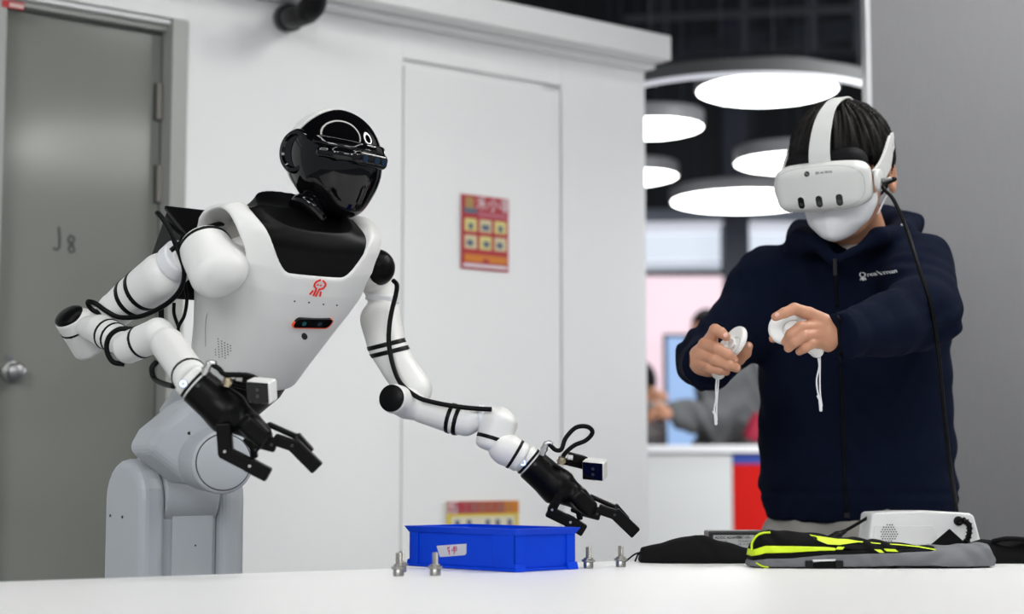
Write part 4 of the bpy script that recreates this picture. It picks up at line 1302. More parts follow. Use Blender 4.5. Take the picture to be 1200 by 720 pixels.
RH, RQ = hand_solid(3.06, ((832, 426, 0.070), (828, 422, 0.02), 0.028, 0.026),
    [((824, 416, 0.012), (832, 402, 0.0), 0.018, 0.013), ((823, 424, 0.012), (828, 418, -0.004), 0.020, 0.014)],
    [([(828, 412, 0.006), (833, 398, -0.008), (838, 387, -0.022), (845, 390, -0.030), (851, 395, -0.032)], [0.0130, 0.0118, 0.0105, 0.0092, 0.0078]),
     ([(832, 408, 0.020), (850, 414, 0.035), (866, 422, 0.030), (874, 414, 0.018), (877, 406, 0.010)], [0.012, 0.0105, 0.0100, 0.0095, 0.0080]),
     ([(826, 404, -0.004), (840, 409, -0.034), (852, 416, -0.036), (860, 422, -0.024)], [0.0122, 0.0108, 0.0098, 0.0080]),
     ([(823, 416, -0.004), (838, 422, -0.034), (853, 428, -0.034), (863, 431.5, -0.020)], [0.0122, 0.0108, 0.0096, 0.0080]),
     ([(822, 425, 0.000), (832, 431, -0.026), (843, 434, -0.028), (851, 436, -0.018)], [0.0112, 0.0095, 0.0085, 0.0070])])

def loft(fr, zs, ws, ds, cx=None, cy=None, pw=2.4, z0=None, z1=None):
    zs = np.array(zs); cx = np.zeros(len(zs)) if cx is None else np.array(cx); cy = np.zeros(len(zs)) if cy is None else np.array(cy)
    def f(p):
        q = fr.l(p); z = q[:, 2]
        w = np.interp(z, zs, ws); d = np.interp(z, zs, ds)
        r = ((np.abs(q[:, 0] - np.interp(z, zs, cx)) / w) ** pw + (np.abs(q[:, 1] - np.interp(z, zs, cy)) / d) ** pw) ** (1 / pw)
        v = (r - 1) * np.minimum(w, d)
        v = -_smin(-v, -(zs[0] - z), 0.01)
        v = -_smin(-v, -(z - zs[-1]), 0.02)
        return v
    m = max(max(ws), max(ds)) + 0.08
    return S(f, fr(0, 0, zs[0]) - np.array([m, m, 0.02]), fr(0, 0, zs[-1]) + np.array([m, m, 0.02]))

zhem = P(1000, 612, 3.30)[2]
TZ = [zhem, zhem + 0.05, 1.05, 1.20, 1.30, 1.36, 1.405, 1.44, 1.475]
TW = [0.184, 0.192, 0.192, 0.188, 0.190, 0.190, 0.176, 0.135, 0.075]
TDp = [0.118, 0.128, 0.126, 0.124, 0.124, 0.120, 0.112, 0.100, 0.075]
TCX = [0.002, 0.002, 0.0, 0.0, -0.004, -0.008, -0.006, 0.0, 0.0]
TCY = [0.0, 0.0, 0.004, 0.014, 0.024, 0.032, 0.038, 0.040, 0.036]
torsoJ = loft(MF, TZ, TW, TDp, TCX, TCY)
# body mesh (skin): head + neck + bare torso + arms + hands + legs, one mesh
bt = loft(MF, [0.83, 1.05, 1.25, 1.36, 1.42, 1.45], [0.125, 0.14, 0.155, 0.155, 0.12, 0.06], [0.08, 0.09, 0.095, 0.08, 0.06, 0.05])
hipc = [MF(s * 0.085, 0.0, 0.90) for s in (-1, 1)]
legs = [chain([MF(s * 0.080, 0, 0.86), MF(s * 0.10, 0.01, 0.50), MF(s * 0.11, -0.01, 0.09)], [0.066, 0.058, 0.042]) for s in (-1, 1)]
arms = [chain([R_sh, R_up, R_el, RQ((832, 426, 0.075))], [0.052, 0.048, 0.040, 0.028]),
        chain([L_sh, L_el, LQ((1010, 396, 0.045))], [0.052, 0.042, 0.028])]
bodyS = union(bt, cap(neckA, MF(0, -0.01, 1.38), 0.058, 0.07), *legs, *arms, k=0.03)
parts_ = [surf(bodyS, 0.010), surf(headSk, 0.0030), surf(LH, 0.0016), surf(RH, 0.0016)]
vv, ff, nb = [], [], 0
for a, b in parts_:
    vv.append(a); ff.append(b + nb); nb += len(a)
body = link('body', np.concatenate(vv), np.concatenate(ff), SKIN, man)
body['label'] = 'skin of face, neck and hands'
# nails
def nail(Q, c, d, r=(0.0042, 0.0052)):
    c = Q(c); d = nrm(d)
    x = nrm(np.cross(d, V(0.3, 0.2, 1))); z = np.cross(x, d)
    o = solid('fingernail', ell(c, (r[0], 0.0020, r[1]), np.stack([x, d, z])), 0.0011, NAIL, man)
nail(LQ, (910.5, 369, -0.0425), V(-0.25, -0.75, 0.6))
nail(RQ, (850, 393, -0.0395), V(0.1, -0.9, 0.35))
nail(RQ, (861.5, 421.5, -0.031), V(0.35, -0.9, 0.1), (0.0035, 0.0045))
nail(RQ, (864.5, 431, -0.027), V(0.35, -0.9, 0.1), (0.0035, 0.0045))
nail(RQ, (878, 405, 0.002), V(0.4, -0.9, 0.3), (0.0038, 0.0045))

# --- t-shirt collar, trousers, shoes
tsz = P(985, 296, 3.3)[2]
solid('t_shirt', inter(offset(union(neckS, cap(neckA, MF(0, -0.02, 1.36), 0.062, 0.066), cap(P(1000, 290, 3.345), P(998, 306, 3.36), 0.040, 0.045), k=0.02), 0.005),
      S(lambda p: np.maximum((p - P(1000, 281, 3.33)) @ nrm(V(-0.15, -0.35, 1.0)), 1.30 - p[:, 2]), MHC - 0.4, MHC + 0.4)), 0.0035, CREAMT, man)
def tfold(p):
    q = MF.l(p)
    return 0.005 * np.sin(70 * q[:, 0] + 9 * np.sin(6 * q[:, 2])) * np.clip((q[:, 1] + 0.02) / 0.08, 0, 1) + 0.004 * np.sin(38 * q[:, 2] + 20 * q[:, 0])
tr = union(loft(MF, [0.72, 0.84, 0.98], [0.170, 0.178, 0.170], [0.112, 0.118, 0.108]),
           *[chain([MF(s * 0.085, 0.0, 0.84), MF(s * 0.10, 0.015, 0.48), MF(s * 0.11, -0.005, 0.07)], [0.100, 0.080, 0.068]) for s in (-1, 1)], k=0.02)
solid('trousers', displace(tr, tfold), 0.007, TROUS, man)
for s in (-1, 1):
    solid('shoe', union(cap(MF(s * 0.11, -0.03, 0.045), MF(s * 0.125, 0.13, 0.035), 0.042, 0.034), rbox(MF(s * 0.118, 0.05, 0.014), (0.045, 0.13, 0.013), 0.012, MF.M), k=0.02), 0.006, SHOE, man)

# --- jacket
armR = chain([R_sh, R_up, R_el, R_cu], [0.076, 0.064, 0.056, 0.049], k=0.02)
armL = chain([L_sh, L_el, L_mid, L_cu], [0.076, 0.066, 0.054, 0.0385], k=0.02)
hoodpts = [P(974, 303, 3.205), P(953, 284, 3.26), P(938, 289, 3.33), P(946, 282, 3.42), P(985, 272, 3.50), P(1035, 266, 3.49), P(1062, 266, 3.40), P(1058, 277, 3.30), P(1030, 280, 3.24), P(984, 303, 3.20)]
hood = chain(hoodpts, [0.008, 0.018, 0.030, 0.040, 0.048, 0.046, 0.032, 0.024, 0.017, 0.008], k=0.012)
def fold(p):
    q = MF.l(p)
    x, y, z = q[:, 0], q[:, 1], q[:, 2]
    g = 0.0030 * np.sin(46 * z + 26 * x + 5 * np.sin(17 * x - 8 * z)) * np.clip((z - 1.16) / 0.15, 0, 1)
    g += 0.0022 * np.sin(30 * x + 7 * np.sin(9 * z)) * np.clip((1.22 - z) / 0.2, 0, 1)
    g += 0.0010 * np.sin(85 * z + 40 * y + 6 * np.sin(30 * x))
    eL = np.sqrt(((p - L_el) ** 2).sum(1)); eR = np.sqrt(((p - R_el) ** 2).sum(1))
    tL = (p - L_el) @ nrm(L_cu - L_el); tR = (p - R_el) @ nrm(R_up - R_el)
    g += 0.0055 * np.exp(-(eL / 0.10) ** 2) * np.sin(62 * tL + 9 * np.sin(20 * z))
    g += 0.0040 * np.exp(-(eR / 0.10) ** 2) * np.sin(62 * tR + 8 * np.sin(22 * x))
    cL = (p - L_cu) @ nrm(L_cu - L_mid)
    g += 0.0028 * np.exp(-((cL + 0.045) / 0.012) ** 2)                       # seam of the cuff
    g += 0.0035 * np.exp(-((z - zhem - 0.055) / 0.008) ** 2) * (np.abs(x) < 0.3)   # seam of the hem band
    g += 0.0030 * np.clip((zhem + 0.05 - z) / 0.01, 0, 1) * np.sin(x * 900) * 0.15
    return g
def jacket_f(p):
    a = torsoJ.f(p)
    v = _smin(a, armR.f(p), 0.045)
    v = _smin(v, armL.f(p), 0.040)
    v = _smin(v, hood.f(p), 0.018)
    v = v + fold(p)
    # neck opening and the V above the zip
    op = np.minimum(neckS.f(p) - 0.007, cap(P(1000, 262, 3.27), P(979, 300, 3.205), 0.034, 0.003).f(p))
    v = np.maximum(v, -op)
    # cuffs are cut square, sleeves are open
    cl = (p - L_cu) @ nrm(L_cu - L_mid)
    v = np.where(np.sqrt(((p - L_cu) ** 2).sum(1)) < 0.09, np.maximum(v, cl), v)
    cr = (p - R_cu) @ nrm(R_cu - R_el)
    v = np.where(np.sqrt(((p - R_cu) ** 2).sum(1)) < 0.07, np.maximum(v, cr), v)
    return v
jlo = np.min([torsoJ.lo, armR.lo, armL.lo, hood.lo], 0); jhi = np.max([torsoJ.hi, armR.hi, armL.hi, hood.hi], 0)
jlo[2] = zhem - 0.02
jk = solid('jacket', S(jacket_f, jlo - 0.01, jhi + 0.01), 0.0056, NAVY, man)
# front surface finder for the zip and the lettering
def front_hit(px_, py_, f, d0=2.9, d1=3.5):
    ds = np.linspace(d0, d1, 600)
    pts = np.array([P(px_, py_, d) for d in ds])
    v = f(pts)
    i = int(np.argmax(v < 0))
    return pts[i] - FW * 0.0012, ds[i]
zp = [front_hit(np.interp(y, [305, 400, 606], [978, 984, 992]), y, jacket_f)[0] for y in range(305, 608, 6)]
zipm = mat('zip_black', (0.0015, 0.0018, 0.003), 0.6, spec=0.1)
tube('zip', zp, 0.0034, zipm, jk, 8, 2, flat=0.5, up=V(0, -1, 0))
zt = zp[0]
box('zip_pull', (zt[0] - 0.004, zt[1] - 0.006, zt[2] - 0.030), (zt[0] + 0.003, zt[1] - 0.003, zt[2] + 0.002), mat('zip_metal', (0.008, 0.008, 0.01), 0.5, spec=0.2), jk, IDF, 0.001)
zb2 = zp[-1]
box('zip_stop', (zb2[0] - 0.005, zb2[1] - 0.004, zb2[2] - 0.004), (zb2[0] + 0.005, zb2[1] - 0.001, zb2[2] + 0.006), mat('zip_metal', (0.008, 0.008, 0.01), 0.5, spec=0.2), jk, IDF, 0.001)
c0 = front_hit(1012, 324, jacket_f)[0]; c1 = front_hit(1039, 319, jacket_f)[0]; c2 = front_hit(1026, 298, jacket_f)[0]
lx = nrm(RT * 0.985 + UPV * 0.17); LFm = Frame(front_hit(1023.5, 321.5, jacket_f)[0], lx, FW, nrm(np.cross(lx, FW)))
if LFm.z[2] < 0: LFm = Frame(LFm.o, lx, FW, -LFm.z)
LOGOW = mat('print_logo_white', (0.75, 0.78, 0.80), 0.6)
conform(text_mesh('logo_lettering', 'realman', 0.0108, LOGOW, jk, Frame(LFm(0.0075, 0.0, 0.0005), LFm.x, LFm.y, LFm.z), 0.002, False), jacket_f, FW, 0.0025)
kk = 0.00050
def E2(pts): return [((x - 15) * kk - 0.0175, (18 - y) * kk - 0.001) for x, y in pts]
stroke('logo_emblem', [E2([(14, 2), (7.5, 6), (6, 10), (6.5, 15), (11.5, 19), (11.5, 24), (10.5, 33)]),
                       E2([(18, 3), (24.5, 8), (25.5, 12), (23.5, 17.5), (17, 20), (16, 26), (15, 34)]),
                       E2([(7, 23), (3.5, 31)]), E2([(21, 24), (22.5, 33)])], 2.9 * kk, 0.002, LOGOW, jk, LFm)
conform(bpy.data.objects['logo_emblem'], jacket_f, FW, 0.0025)
# hood drawcord ends
hitc = front_hit(1056, 263, jacket_f)[0]
tube('drawcord', [hitc, hitc + V(0.004, -0.004, -0.008), hitc + V(0.002, -0.003, -0.016)], 0.0022, LOGOW, jk, 6, 4)

# --- hair
def hair_f(p):
    q = MH.l(p)
    x, y, z = q[:, 0], q[:, 1], q[:, 2]
    s = ell((0, -0.010, 0.024), (0.078, 0.098, 0.092)).f(q)
    az = np.arctan2(x, y - 0.0 + 0.02)
    rid = 0.0030 * np.sin(34 * az + 30 * z + 2 * np.sin(9 * az)) + 0.0020 * np.sin(71 * az - 40 * z)
    th = 0.0165 + 0.004 * np.clip(z / 0.1, 0, 1)
    outer = s - th + rid * np.clip(1.4 - np.abs(z - 0.11) / 0.2, 0, 1)
    line = np.interp(y, [-0.06, -0.035, -0.015, 0.010, 0.045, 0.085, 0.11], [-0.085, -0.045, 0.004, 0.000, 0.016, 0.036, 0.042])
    line = line + 0.006 * np.sin(29 * az * 2) + 0.003 * np.sin(83 * az)
    return np.maximum(outer, (line - z) * 0.8)
solid('hair', S(hair_f, MHC - 0.15, MHC + 0.15), 0.0030, HAIRM, man)

# --- face mask
def mask_f(p):
    q = MH.l(p)
    qs = np.stack([q[:, 0], q[:, 1], q[:, 2] + 0.42 * (q[:, 1] - 0.045)], 1)
    va = ell((-0.036, 0.016, -0.058), (0.108, 0.112, 0.068)).f(qs)
    vb = ell((0.036, 0.016, -0.058), (0.108, 0.112, 0.068)).f(qs)
    v = -_smin(-va, -vb, 0.003)
    v = v + 0.0005 * np.sin(190 * (q[:, 2] + 0.25 * np.abs(q[:, 0])))
    v = np.maximum(v, q[:, 2] + 0.020)
    v = np.maximum(v, -(q[:, 1] - 0.028 + 0.35 * (q[:, 2] + 0.06)))
    return v
mk = solid('face_mask', S(mask_f, MHC - 0.17, MHC + 0.17), 0.0028, MASKM, man)
for s in (-1, 1):
    tube('ear_loop', [MH(s * 0.068, 0.034, -0.050), MH(s * 0.078, 0.005, -0.020), MH(s * 0.084, -0.012, 0.010), MH(s * 0.082, -0.034, 0.024)], 0.0018, MASKM, mk, 6, 6)
    tube('ear_loop', [MH(s * 0.066, 0.022, -0.085), MH(s * 0.076, -0.008, -0.058), MH(s * 0.086, -0.030, -0.046), MH(s * 0.086, -0.044, -0.030)], 0.0018, MASKM, mk, 6, 6)

# ------------------------------------------------------------------ headset (worn, a thing of its own)
vr = thing('vr_headset', MH(0, 0.115, -0.01), 'white virtual reality headset strapped over the man\'s eyes', 'headset')
vc = (0.0, 0.128, -0.010)
def visor_f(p):
    q = MH.l(p)
    x, y, z = q[:, 0], q[:, 1] + 0.9 * q[:, 0] ** 2 * 1.2, q[:, 2]
    a = rbox(vc, (0.092, 0.027, 0.046), 0.024).f(np.stack([x, y, z], 1))
    r2 = ((np.abs(x) / 0.094) ** 3.2 + (np.abs(z + 0.010) / 0.0475) ** 3.2) ** (1 / 3.2)
    return -_smin(-a, -(r2 - 1) * 0.045, 0.006)
vis = solid('visor_shell', S(visor_f, MHC - 0.2, MHC + 0.2), 0.0026, HWHITE, vr)
vfr = lambda x, z: 0.128 + 0.027 - 1.08 * x * x
def seam_ring():
    pts = []
    for a in np.linspace(0, 2 * math.pi, 64):
        c, s_ = math.cos(a), math.sin(a)
        x = 0.084 * np.sign(c) * abs(c) ** 0.62; z = -0.010 + 0.0395 * np.sign(s_) * abs(s_) ** 0.62
        v = np.array([MH(x, y, z) for y in np.linspace(0.17, 0.08, 200)])
        i = int(np.argmax(visor_f(v) < 0)); pts.append(v[i] - MH.y * 0.0003)
    return pts
vs, fs = sweep(seam_ring(), 0.0007, 6)
link('front_seam', vs, fs, mat('seam_grey', (0.35, 0.35, 0.35), 0.6), vis)
def on_visor(x, z):
    v = np.array([MH(x, y, z) for y in np.linspace(0.18, 0.08, 300)])
    i = int(np.argmax(visor_f(v) < 0)); c = v[i]
    e = 0.002
    def pt(xx, zz):
        v2 = np.array([MH(xx, y, zz) for y in np.linspace(0.18, 0.08, 800)]); return v2[int(np.argmax(visor_f(v2) < 0))]
    a, b = pt(x + 0.008, z), pt(x - 0.008, z); d = pt(x, z + 0.006); g = pt(x, z - 0.006)
    xx = nrm(a - b); zz = nrm(d - g); n = nrm(np.cross(xx, zz)); n = n if n @ MH.y < 0 else -n
    return Frame(c, xx, n, nrm(np.cross(n, xx)) if np.cross(n, xx) @ MH.z > 0 else -nrm(np.cross(n, xx)))
for x in (-0.035, 0.0, 0.038):
    f = on_visor(x, -0.034)
    pod = prism('camera_window', rrect(0.0062, 0.0112, 0.006), -0.0009, 0.004, RG, vis, f)
    prism('window_rim', rrect(0.0078, 0.0128, 0.0076), -0.0005, 0.003, HWHITE, vis, f, 0.0005)
    rod('lens', f(0, -0.0012, -0.003), f(0, -0.0004, -0.003), 0.0034, mat('lens_dark', (0.03, 0.03, 0.035), 0.15), pod, 12)
f = on_visor(-0.010, 0.0185)
dl = lathe('logo_disc', [(0.0052, -0.0002), (0.0052, 0.0006)], f(-0.008, 0, 0), -f.y, mat('logo_black', (0.01, 0.01, 0.01), 0.5), vis, 20)
stroke('logo_swirl', [[(-0.0110, 0.0008), (-0.009, 0.002), (-0.0078, 0.0004)], [(-0.0082, -0.0004), (-0.007, -0.0018), (-0.0055, -0.0004)]], 0.0007, 0.0009, mat('logo_grey', (0.45, 0.45, 0.42), 0.5), vis, f)
f = on_visor(0.014, 0.0185)
text_mesh('logo_lettering', 'ZD AI-TECH', 0.0058, mat('logo_black', (0.01, 0.01, 0.01), 0.5), vis, f, 0.0012, True)
solid('face_cushion', S(lambda p: rbox((0, 0.090, 0.004), (0.078, 0.034, 0.050), 0.03).f(MH.l(p)), MHC - 0.2, MHC + 0.2), 0.0035, HBLK, vr)
def strap(name, pts, w, t, parent, m=HWHITE, across=None):
    """flat belt through head-frame points, width along 'across'"""
    cp = catmull([V(*q) for q in pts], 8)
    vs, fs = [], []
    n = len(cp)
    for i, c in enumerate(cp):
        tg = nrm(cp[min(i + 1, n - 1)] - cp[max(i - 1, 0)])
        ac = nrm(np.asarray(across, float) - tg * (np.asarray(across, float) @ tg)); no = np.cross(tg, ac)
        wi = w if not hasattr(w, '__len__') else np.interp(i / (n - 1), np.linspace(0, 1, len(w)), w)
        for a_, b_ in ((-1, -1), (1, -1), (1, 1), (-1, 1)):
            vs.append(MH.w((c + ac * a_ * wi / 2 + no * b_ * t / 2)[None])[0])
    for i in range(n - 1):
        for q in range(4):
            q2 = (q + 1) % 4
            fs.append((i * 4 + q, i * 4 + q2, i * 4 + 4 + q2, i * 4 + 4 + q))
    fs += [(0, 3, 2, 1), tuple((n - 1) * 4 + q for q in range(4))]
    return bevel(link(name, vs, fs, m, parent, smooth=False), 0.0012, 2)
strap('top_strap', [(0, 0.128, 0.030), (0.001, 0.124, 0.058), (0.004, 0.108, 0.092), (0.008, 0.078, 0.122), (0.012, 0.035, 0.138), (0.012, -0.02, 0.136), (0.010, -0.075, 0.105), (0.008, -0.112, 0.050), (0.0, -0.122, 0.0)],
      [0.042, 0.040, 0.036, 0.027, 0.030, 0.030, 0.030, 0.030], 0.004, vr, across=(1, 0, 0))
for s in (-1, 1):
    strap('side_strap', [(s * 0.091, 0.095, -0.008), (s * 0.0955, 0.065, 0.002), (s * 0.0975, 0.030, 0.018), (s * 0.0965, -0.005, 0.040), (s * 0.088, -0.055, 0.045), (s * 0.060, -0.105, 0.018), (0, -0.126, 0.008)],
          [0.034, 0.036, 0.040, 0.034, 0.028, 0.028, 0.028], 0.006, vr, across=(0, 0, 1))
    rod('strap_hub', MH(s * 0.0925, 0.092, -0.012), MH(s * 0.1005, 0.092, -0.012), 0.0215, HWHITE, vr, 28, 0.004)
tube('cable', [MH(0.101, 0.088, -0.014), MH(0.122, 0.074, -0.014), P(1035, 219, 3.14), P(1047, 234, 3.12), P(1062, 268, 3.10), P(1077, 315, 3.05), P(1090, 355, 3.03), P(1099, 410, 3.04), P(1106, 480, 3.06), P(1114, 550, 3.10), P(1121, 598, 3.16), P(1124, 636, 3.18)], 0.0038, CAB, vr, 10, 8)
rod('cable_plug', MH(0.100, 0.090, -0.014), MH(0.116, 0.078, -0.014), 0.0052, mat('plug_grey', (0.2, 0.2, 0.2), 0.4, metal=0.6), vr, 14, 0.001)

# ------------------------------------------------------------------ controllers
CW = mat('controller_white', (0.77, 0.77, 0.75), 0.36)
def controller(Q, c, n, r, grip, stick, tail, label, thick=0.010):
    n = nrm(n); cw = Q(c)
    t = thing('controller', cw, label, 'controller', 'hand controllers of the headset')
    face = cyl(cw - n * thick, cw + n * 0.002, r, 0.006)
    dome = ell(cw - n * thick, (r * 0.93, r * 0.93, r * 0.6))
    g0_, g1_ = Q(grip[0]), Q(grip[1])
    b = union(face, cap(g0_, g1_, 0.0165, 0.0125), k=0.012)
    solid('controller_body', b, 0.0018, CW, t)
    sc = Q(stick)
    sc = sc + n * ((cw + n * 0.002 - sc) @ n)
    lathe('thumb_pad', [(0.0165, -0.003), (0.0165, 0.0006), (0.0150, 0.0010), (0.0148, -0.0005), (0.012, -0.0005)], sc, n, CW, t, 32)
    lathe('thumb_stick', [(0.006, -0.002), (0.006, 0.004), (0.0105, 0.006), (0.0112, 0.008), (0.0095, 0.0095), (0.001, 0.0085)], sc, n, CW, t, 28)
    vs, fs = sweep([sc + n * 0.0008 + 0.0168 * (math.cos(a) * nrm(np.cross(n, RZ)) + math.sin(a) * np.cross(nrm(np.cross(n, RZ)), n)) for a in np.linspace(0, 2 * math.pi, 41)], 0.0005, 5)
    link('pad_groove', vs, fs, mat('seam_grey', (0.35, 0.35, 0.35), 0.6), t)
    tp = [Q(q) for q in tail]
    tube('lanyard', tp, 0.0016, MASKM, t, 6, 6)
    tube('lanyard', [tp[0] + V(0.0035, -0.001, 0), tp[len(tp) // 2] + V(0.004, -0.002, 0.002), tp[-1] + V(0.002, 0, 0.006)], 0.0014, MASKM, t, 6, 6)
    kq = tp[-2]
    solid('lanyard_clip', union(cap(kq, tp[-1], 0.0028), cap(kq + V(-0.004, 0, 0.008), kq, 0.0018)), 0.0012, MASKM, t)
    return t
controller(LQ, (922.5, 381.5, -0.007), V(-0.42, -0.80, 0.42), 0.0350, ((934, 388, 0.0), (957, 411, 0.004)), (925, 380, -0.03),
           [(958.5, 418, 0.004), (960, 430, 0.004), (957, 445, 0.002), (958, 458, 0.0), (961, 470, 0.0), (962, 481, 0.0)],
           'white controller in the man\'s hand nearest the zip, its round face toward the viewer')
controller(RQ, (859, 400, 0.000), V(-0.80, -0.42, 0.40), 0.0310, ((853, 408, 0.002), (842, 437, 0.004)), (852.5, 401, -0.02),
           [(840, 442, 0.004), (839, 455, 0.004), (839, 468, 0.002), (837, 480, 0.0), (838.5, 488, 0.0), (839, 497, 0.0)],
           'white controller seen edge-on in the man\'s hand over the bent sleeve')
# ------------------------------------------------------------------ visitors far behind
def visitor(name_label, D, head, hair_dx, torso, arms_, hands_, jcol, jname, extra=None):
    def Q(t): return P(t[0], t[1], D + (t[2] if len(t) > 2 else 0))
    base = Q(torso[0]); base = V(base[0], base[1], 0)
    t = thing('person', base, name_label, 'person')
    mp = D / FPX
    hc_ = Q(head)
    skin = [ell(hc_, (0.075, 0.09, 0.115)), cap(hc_, Q(torso[1]), 0.05, 0.06), cap(hc_ + V(-0.07, -0.02, -0.01), hc_ + V(-0.095, -0.02, -0.035), 0.012, 0.014)]
    for s in (-1, 1):
        skin.append(chain([V(base[0] + s * 0.09, base[1], 0.85), V(base[0] + s * 0.1, base[1], 0.08)], [0.08, 0.045]))
        skin.append(ell(hc_ + V(0, s * 0.078, -0.01), (0.02, 0.012, 0.03)))
    skin.append(cap(V(base[0], base[1], 0.85), Q(torso[1]), 0.12, 0.11))
    for a in arms_:
        skin.append(chain([Q(q[:3]) for q in a], [0.04] * (len(a) - 1) + [0.03]))
    for (hx, hy_, hd_) in hands_:
        h0_ = Q((hx, hy_, hd_))
        skin.append(ell(h0_, (0.05, 0.03, 0.035)))
        for k_ in range(4):
            skin.append(chain([h0_ + V(-0.03, -0.02 + 0.013 * k_, 0.02 - 0.012 * k_), h0_ + V(-0.065, -0.02 + 0.013 * k_, 0.012 - 0.013 * k_), h0_ + V(-0.08, -0.015 + 0.013 * k_, -0.01 - 0.012 * k_)], [0.011, 0.010, 0.008]))
        skin.append(chain([h0_ + V(-0.01, -0.03, 0.025), h0_ + V(-0.05, -0.035, 0.045)], [0.013, 0.010]))
    solid('body', union(*skin, k=0.02), 0.009, SKIN, t)
    hr = S(lambda p: np.maximum(ell(hc_ + V(0.012, 0.0, 0.022), (0.088, 0.10, 0.112)).f(p), -(((p - hc_) @ nrm(V(1.0, 0.25, 0.75))) + 0.012)), hc_ - 0.15, hc_ + 0.15)
    solid('hair', hr, 0.010, HAIRM, t)
    jk_ = [chain([V(base[0], base[1], 0.80), V(base[0], base[1], 1.1), Q(torso[1])], [0.19, 0.20, 0.15])]
    for a in arms_:
        jk_.append(chain([Q(q[:3]) for q in a[:-1]] + [Q(a[-1][:3])], [q[3] for q in a]))
    def wr(p): return 0.010 * np.sin(40 * p[:, 2] + 25 * p[:, 0] + 3 * np.sin(20 * p[:, 0]))
    solid('jacket', displace(union(*jk_, k=0.05), wr), 0.012, mat(jname, jcol, 0.9, bump=((30, 30, 30), 0.5, 0.01), var=((25, 25, 25), tuple(c * 0.5 for c in jcol), 0.9)), t)
    lg = [chain([V(base[0] + s * 0.09, base[1], 0.86), V(base[0] + s * 0.1, base[1], 0.09)], [0.10, 0.065]) for s in (-1, 1)]
    solid('trousers', union(*lg, k=0.02), 0.014, SHOE, t)
    return t, Q
vg, VQ = visitor('visitor in a grey padded jacket leaning on the counter in the background', 8.7, (826, 392), 0, ((858, 520), (852, 432)),
        [((845, 448, -0.05, 0.11), (838, 492, -0.15, 0.10), (800, 486, -0.25, 0.07), (792, 485, -0.28, 0.055)),
         ((880, 448, 0.15, 0.11), (886, 500, 0.1, 0.10), (850, 512, -0.1, 0.08))], [(779, 484, -0.30)], (0.135, 0.14, 0.145), 'grey_melange_jacket')
tube('bag_strap', [VQ((893, 488, -0.33)), VQ((886, 500, -0.33)), VQ((880, 516, -0.33))], 0.045, mat('crimson_strap', (0.35, 0.01, 0.04), 0.7), vg, 8, 4)
visitor('visitor in a pale top half hidden by the end of the white wall', 8.9, (747, 452), 0, ((735, 520), (738, 478)),
        [((748, 492, -0.1, 0.085), (762, 505, -0.2, 0.07), (770, 478, -0.25, 0.05))], [(772, 466, -0.26)], (0.45, 0.42, 0.42), 'pale_pink_top')

# ------------------------------------------------------------------ blue storage bin
BLUE = mat('blue_polypropylene', (0.0, 0.050, 0.62), 0.42, spec=0.12, var=((30, 30, 30), (0.001, 0.042, 0.52), 0.6))
bf, bl_ = G(603, 671.5, ZT), G(478, 664, ZT)
bx_ = nrm(bl_ - bf); by_ = V(bx_[1], -bx_[0], 0)
if by_ @ RT < 0: by_ = -by_
LA = float(np.linalg.norm(bl_ - bf)); LB = 0.136; BH = 0.0655
BN = Frame(bf, bx_, by_, RZ)
binn = thing('storage_bin', BN(LA / 2, LB / 2, ZT) * V(1, 1, 0) + V(0, 0, ZT), 'blue plastic storage bin with a taped label on the table', 'bin')
BN = Frame(V(bf[0], bf[1], ZT), bx_, by_, RZ)
th = 0.003
box('base', (-0.001, -0.001, 0.0005), (LA + 0.001, LB + 0.001, 0.005), BLUE, binn, BN, 0.001)
for lo, hi in (((0.004, 0.004, 0.005), (LA - 0.004, 0.004 + th, BH - 0.004)), ((0.004, LB - 0.004 - th, 0.005), (LA - 0.004, LB - 0.004, BH - 0.004)),
               ((0.004, 0.004 + th, 0.005), (0.004 + th, LB - 0.004 - th, BH - 0.004)), ((LA - 0.004 - th, 0.004 + th, 0.005), (LA - 0.004, LB - 0.004 - th, BH - 0.004))):
    box('side_wall', lo, hi, BLUE, binn, BN, 0.0006)
# corner posts
cw_ = 0.030
for (x0, x1) in ((0.0015, cw_ + 0.02), (LA - cw_ * 0.75, LA - 0.0015)):
    for (y0, y1, out) in ((0.0015, 0.0045, 0), (LB - 0.0045, LB - 0.0015, 0)):
        box('corner_post', (x0, y0, 0.0045), (x1, y1, BH - 0.003), BLUE, binn, BN, 0.0008)
for (y0, y1) in ((0.0015, 0.024), (LB - 0.020, LB - 0.0015)):
    for (x0, x1) in ((0.0015, 0.0045), (LA - 0.0045, LA - 0.0015)):
        box('corner_post', (x0, y0, 0.0045), (x1, y1, BH - 0.003), BLUE, binn, BN, 0.0008)
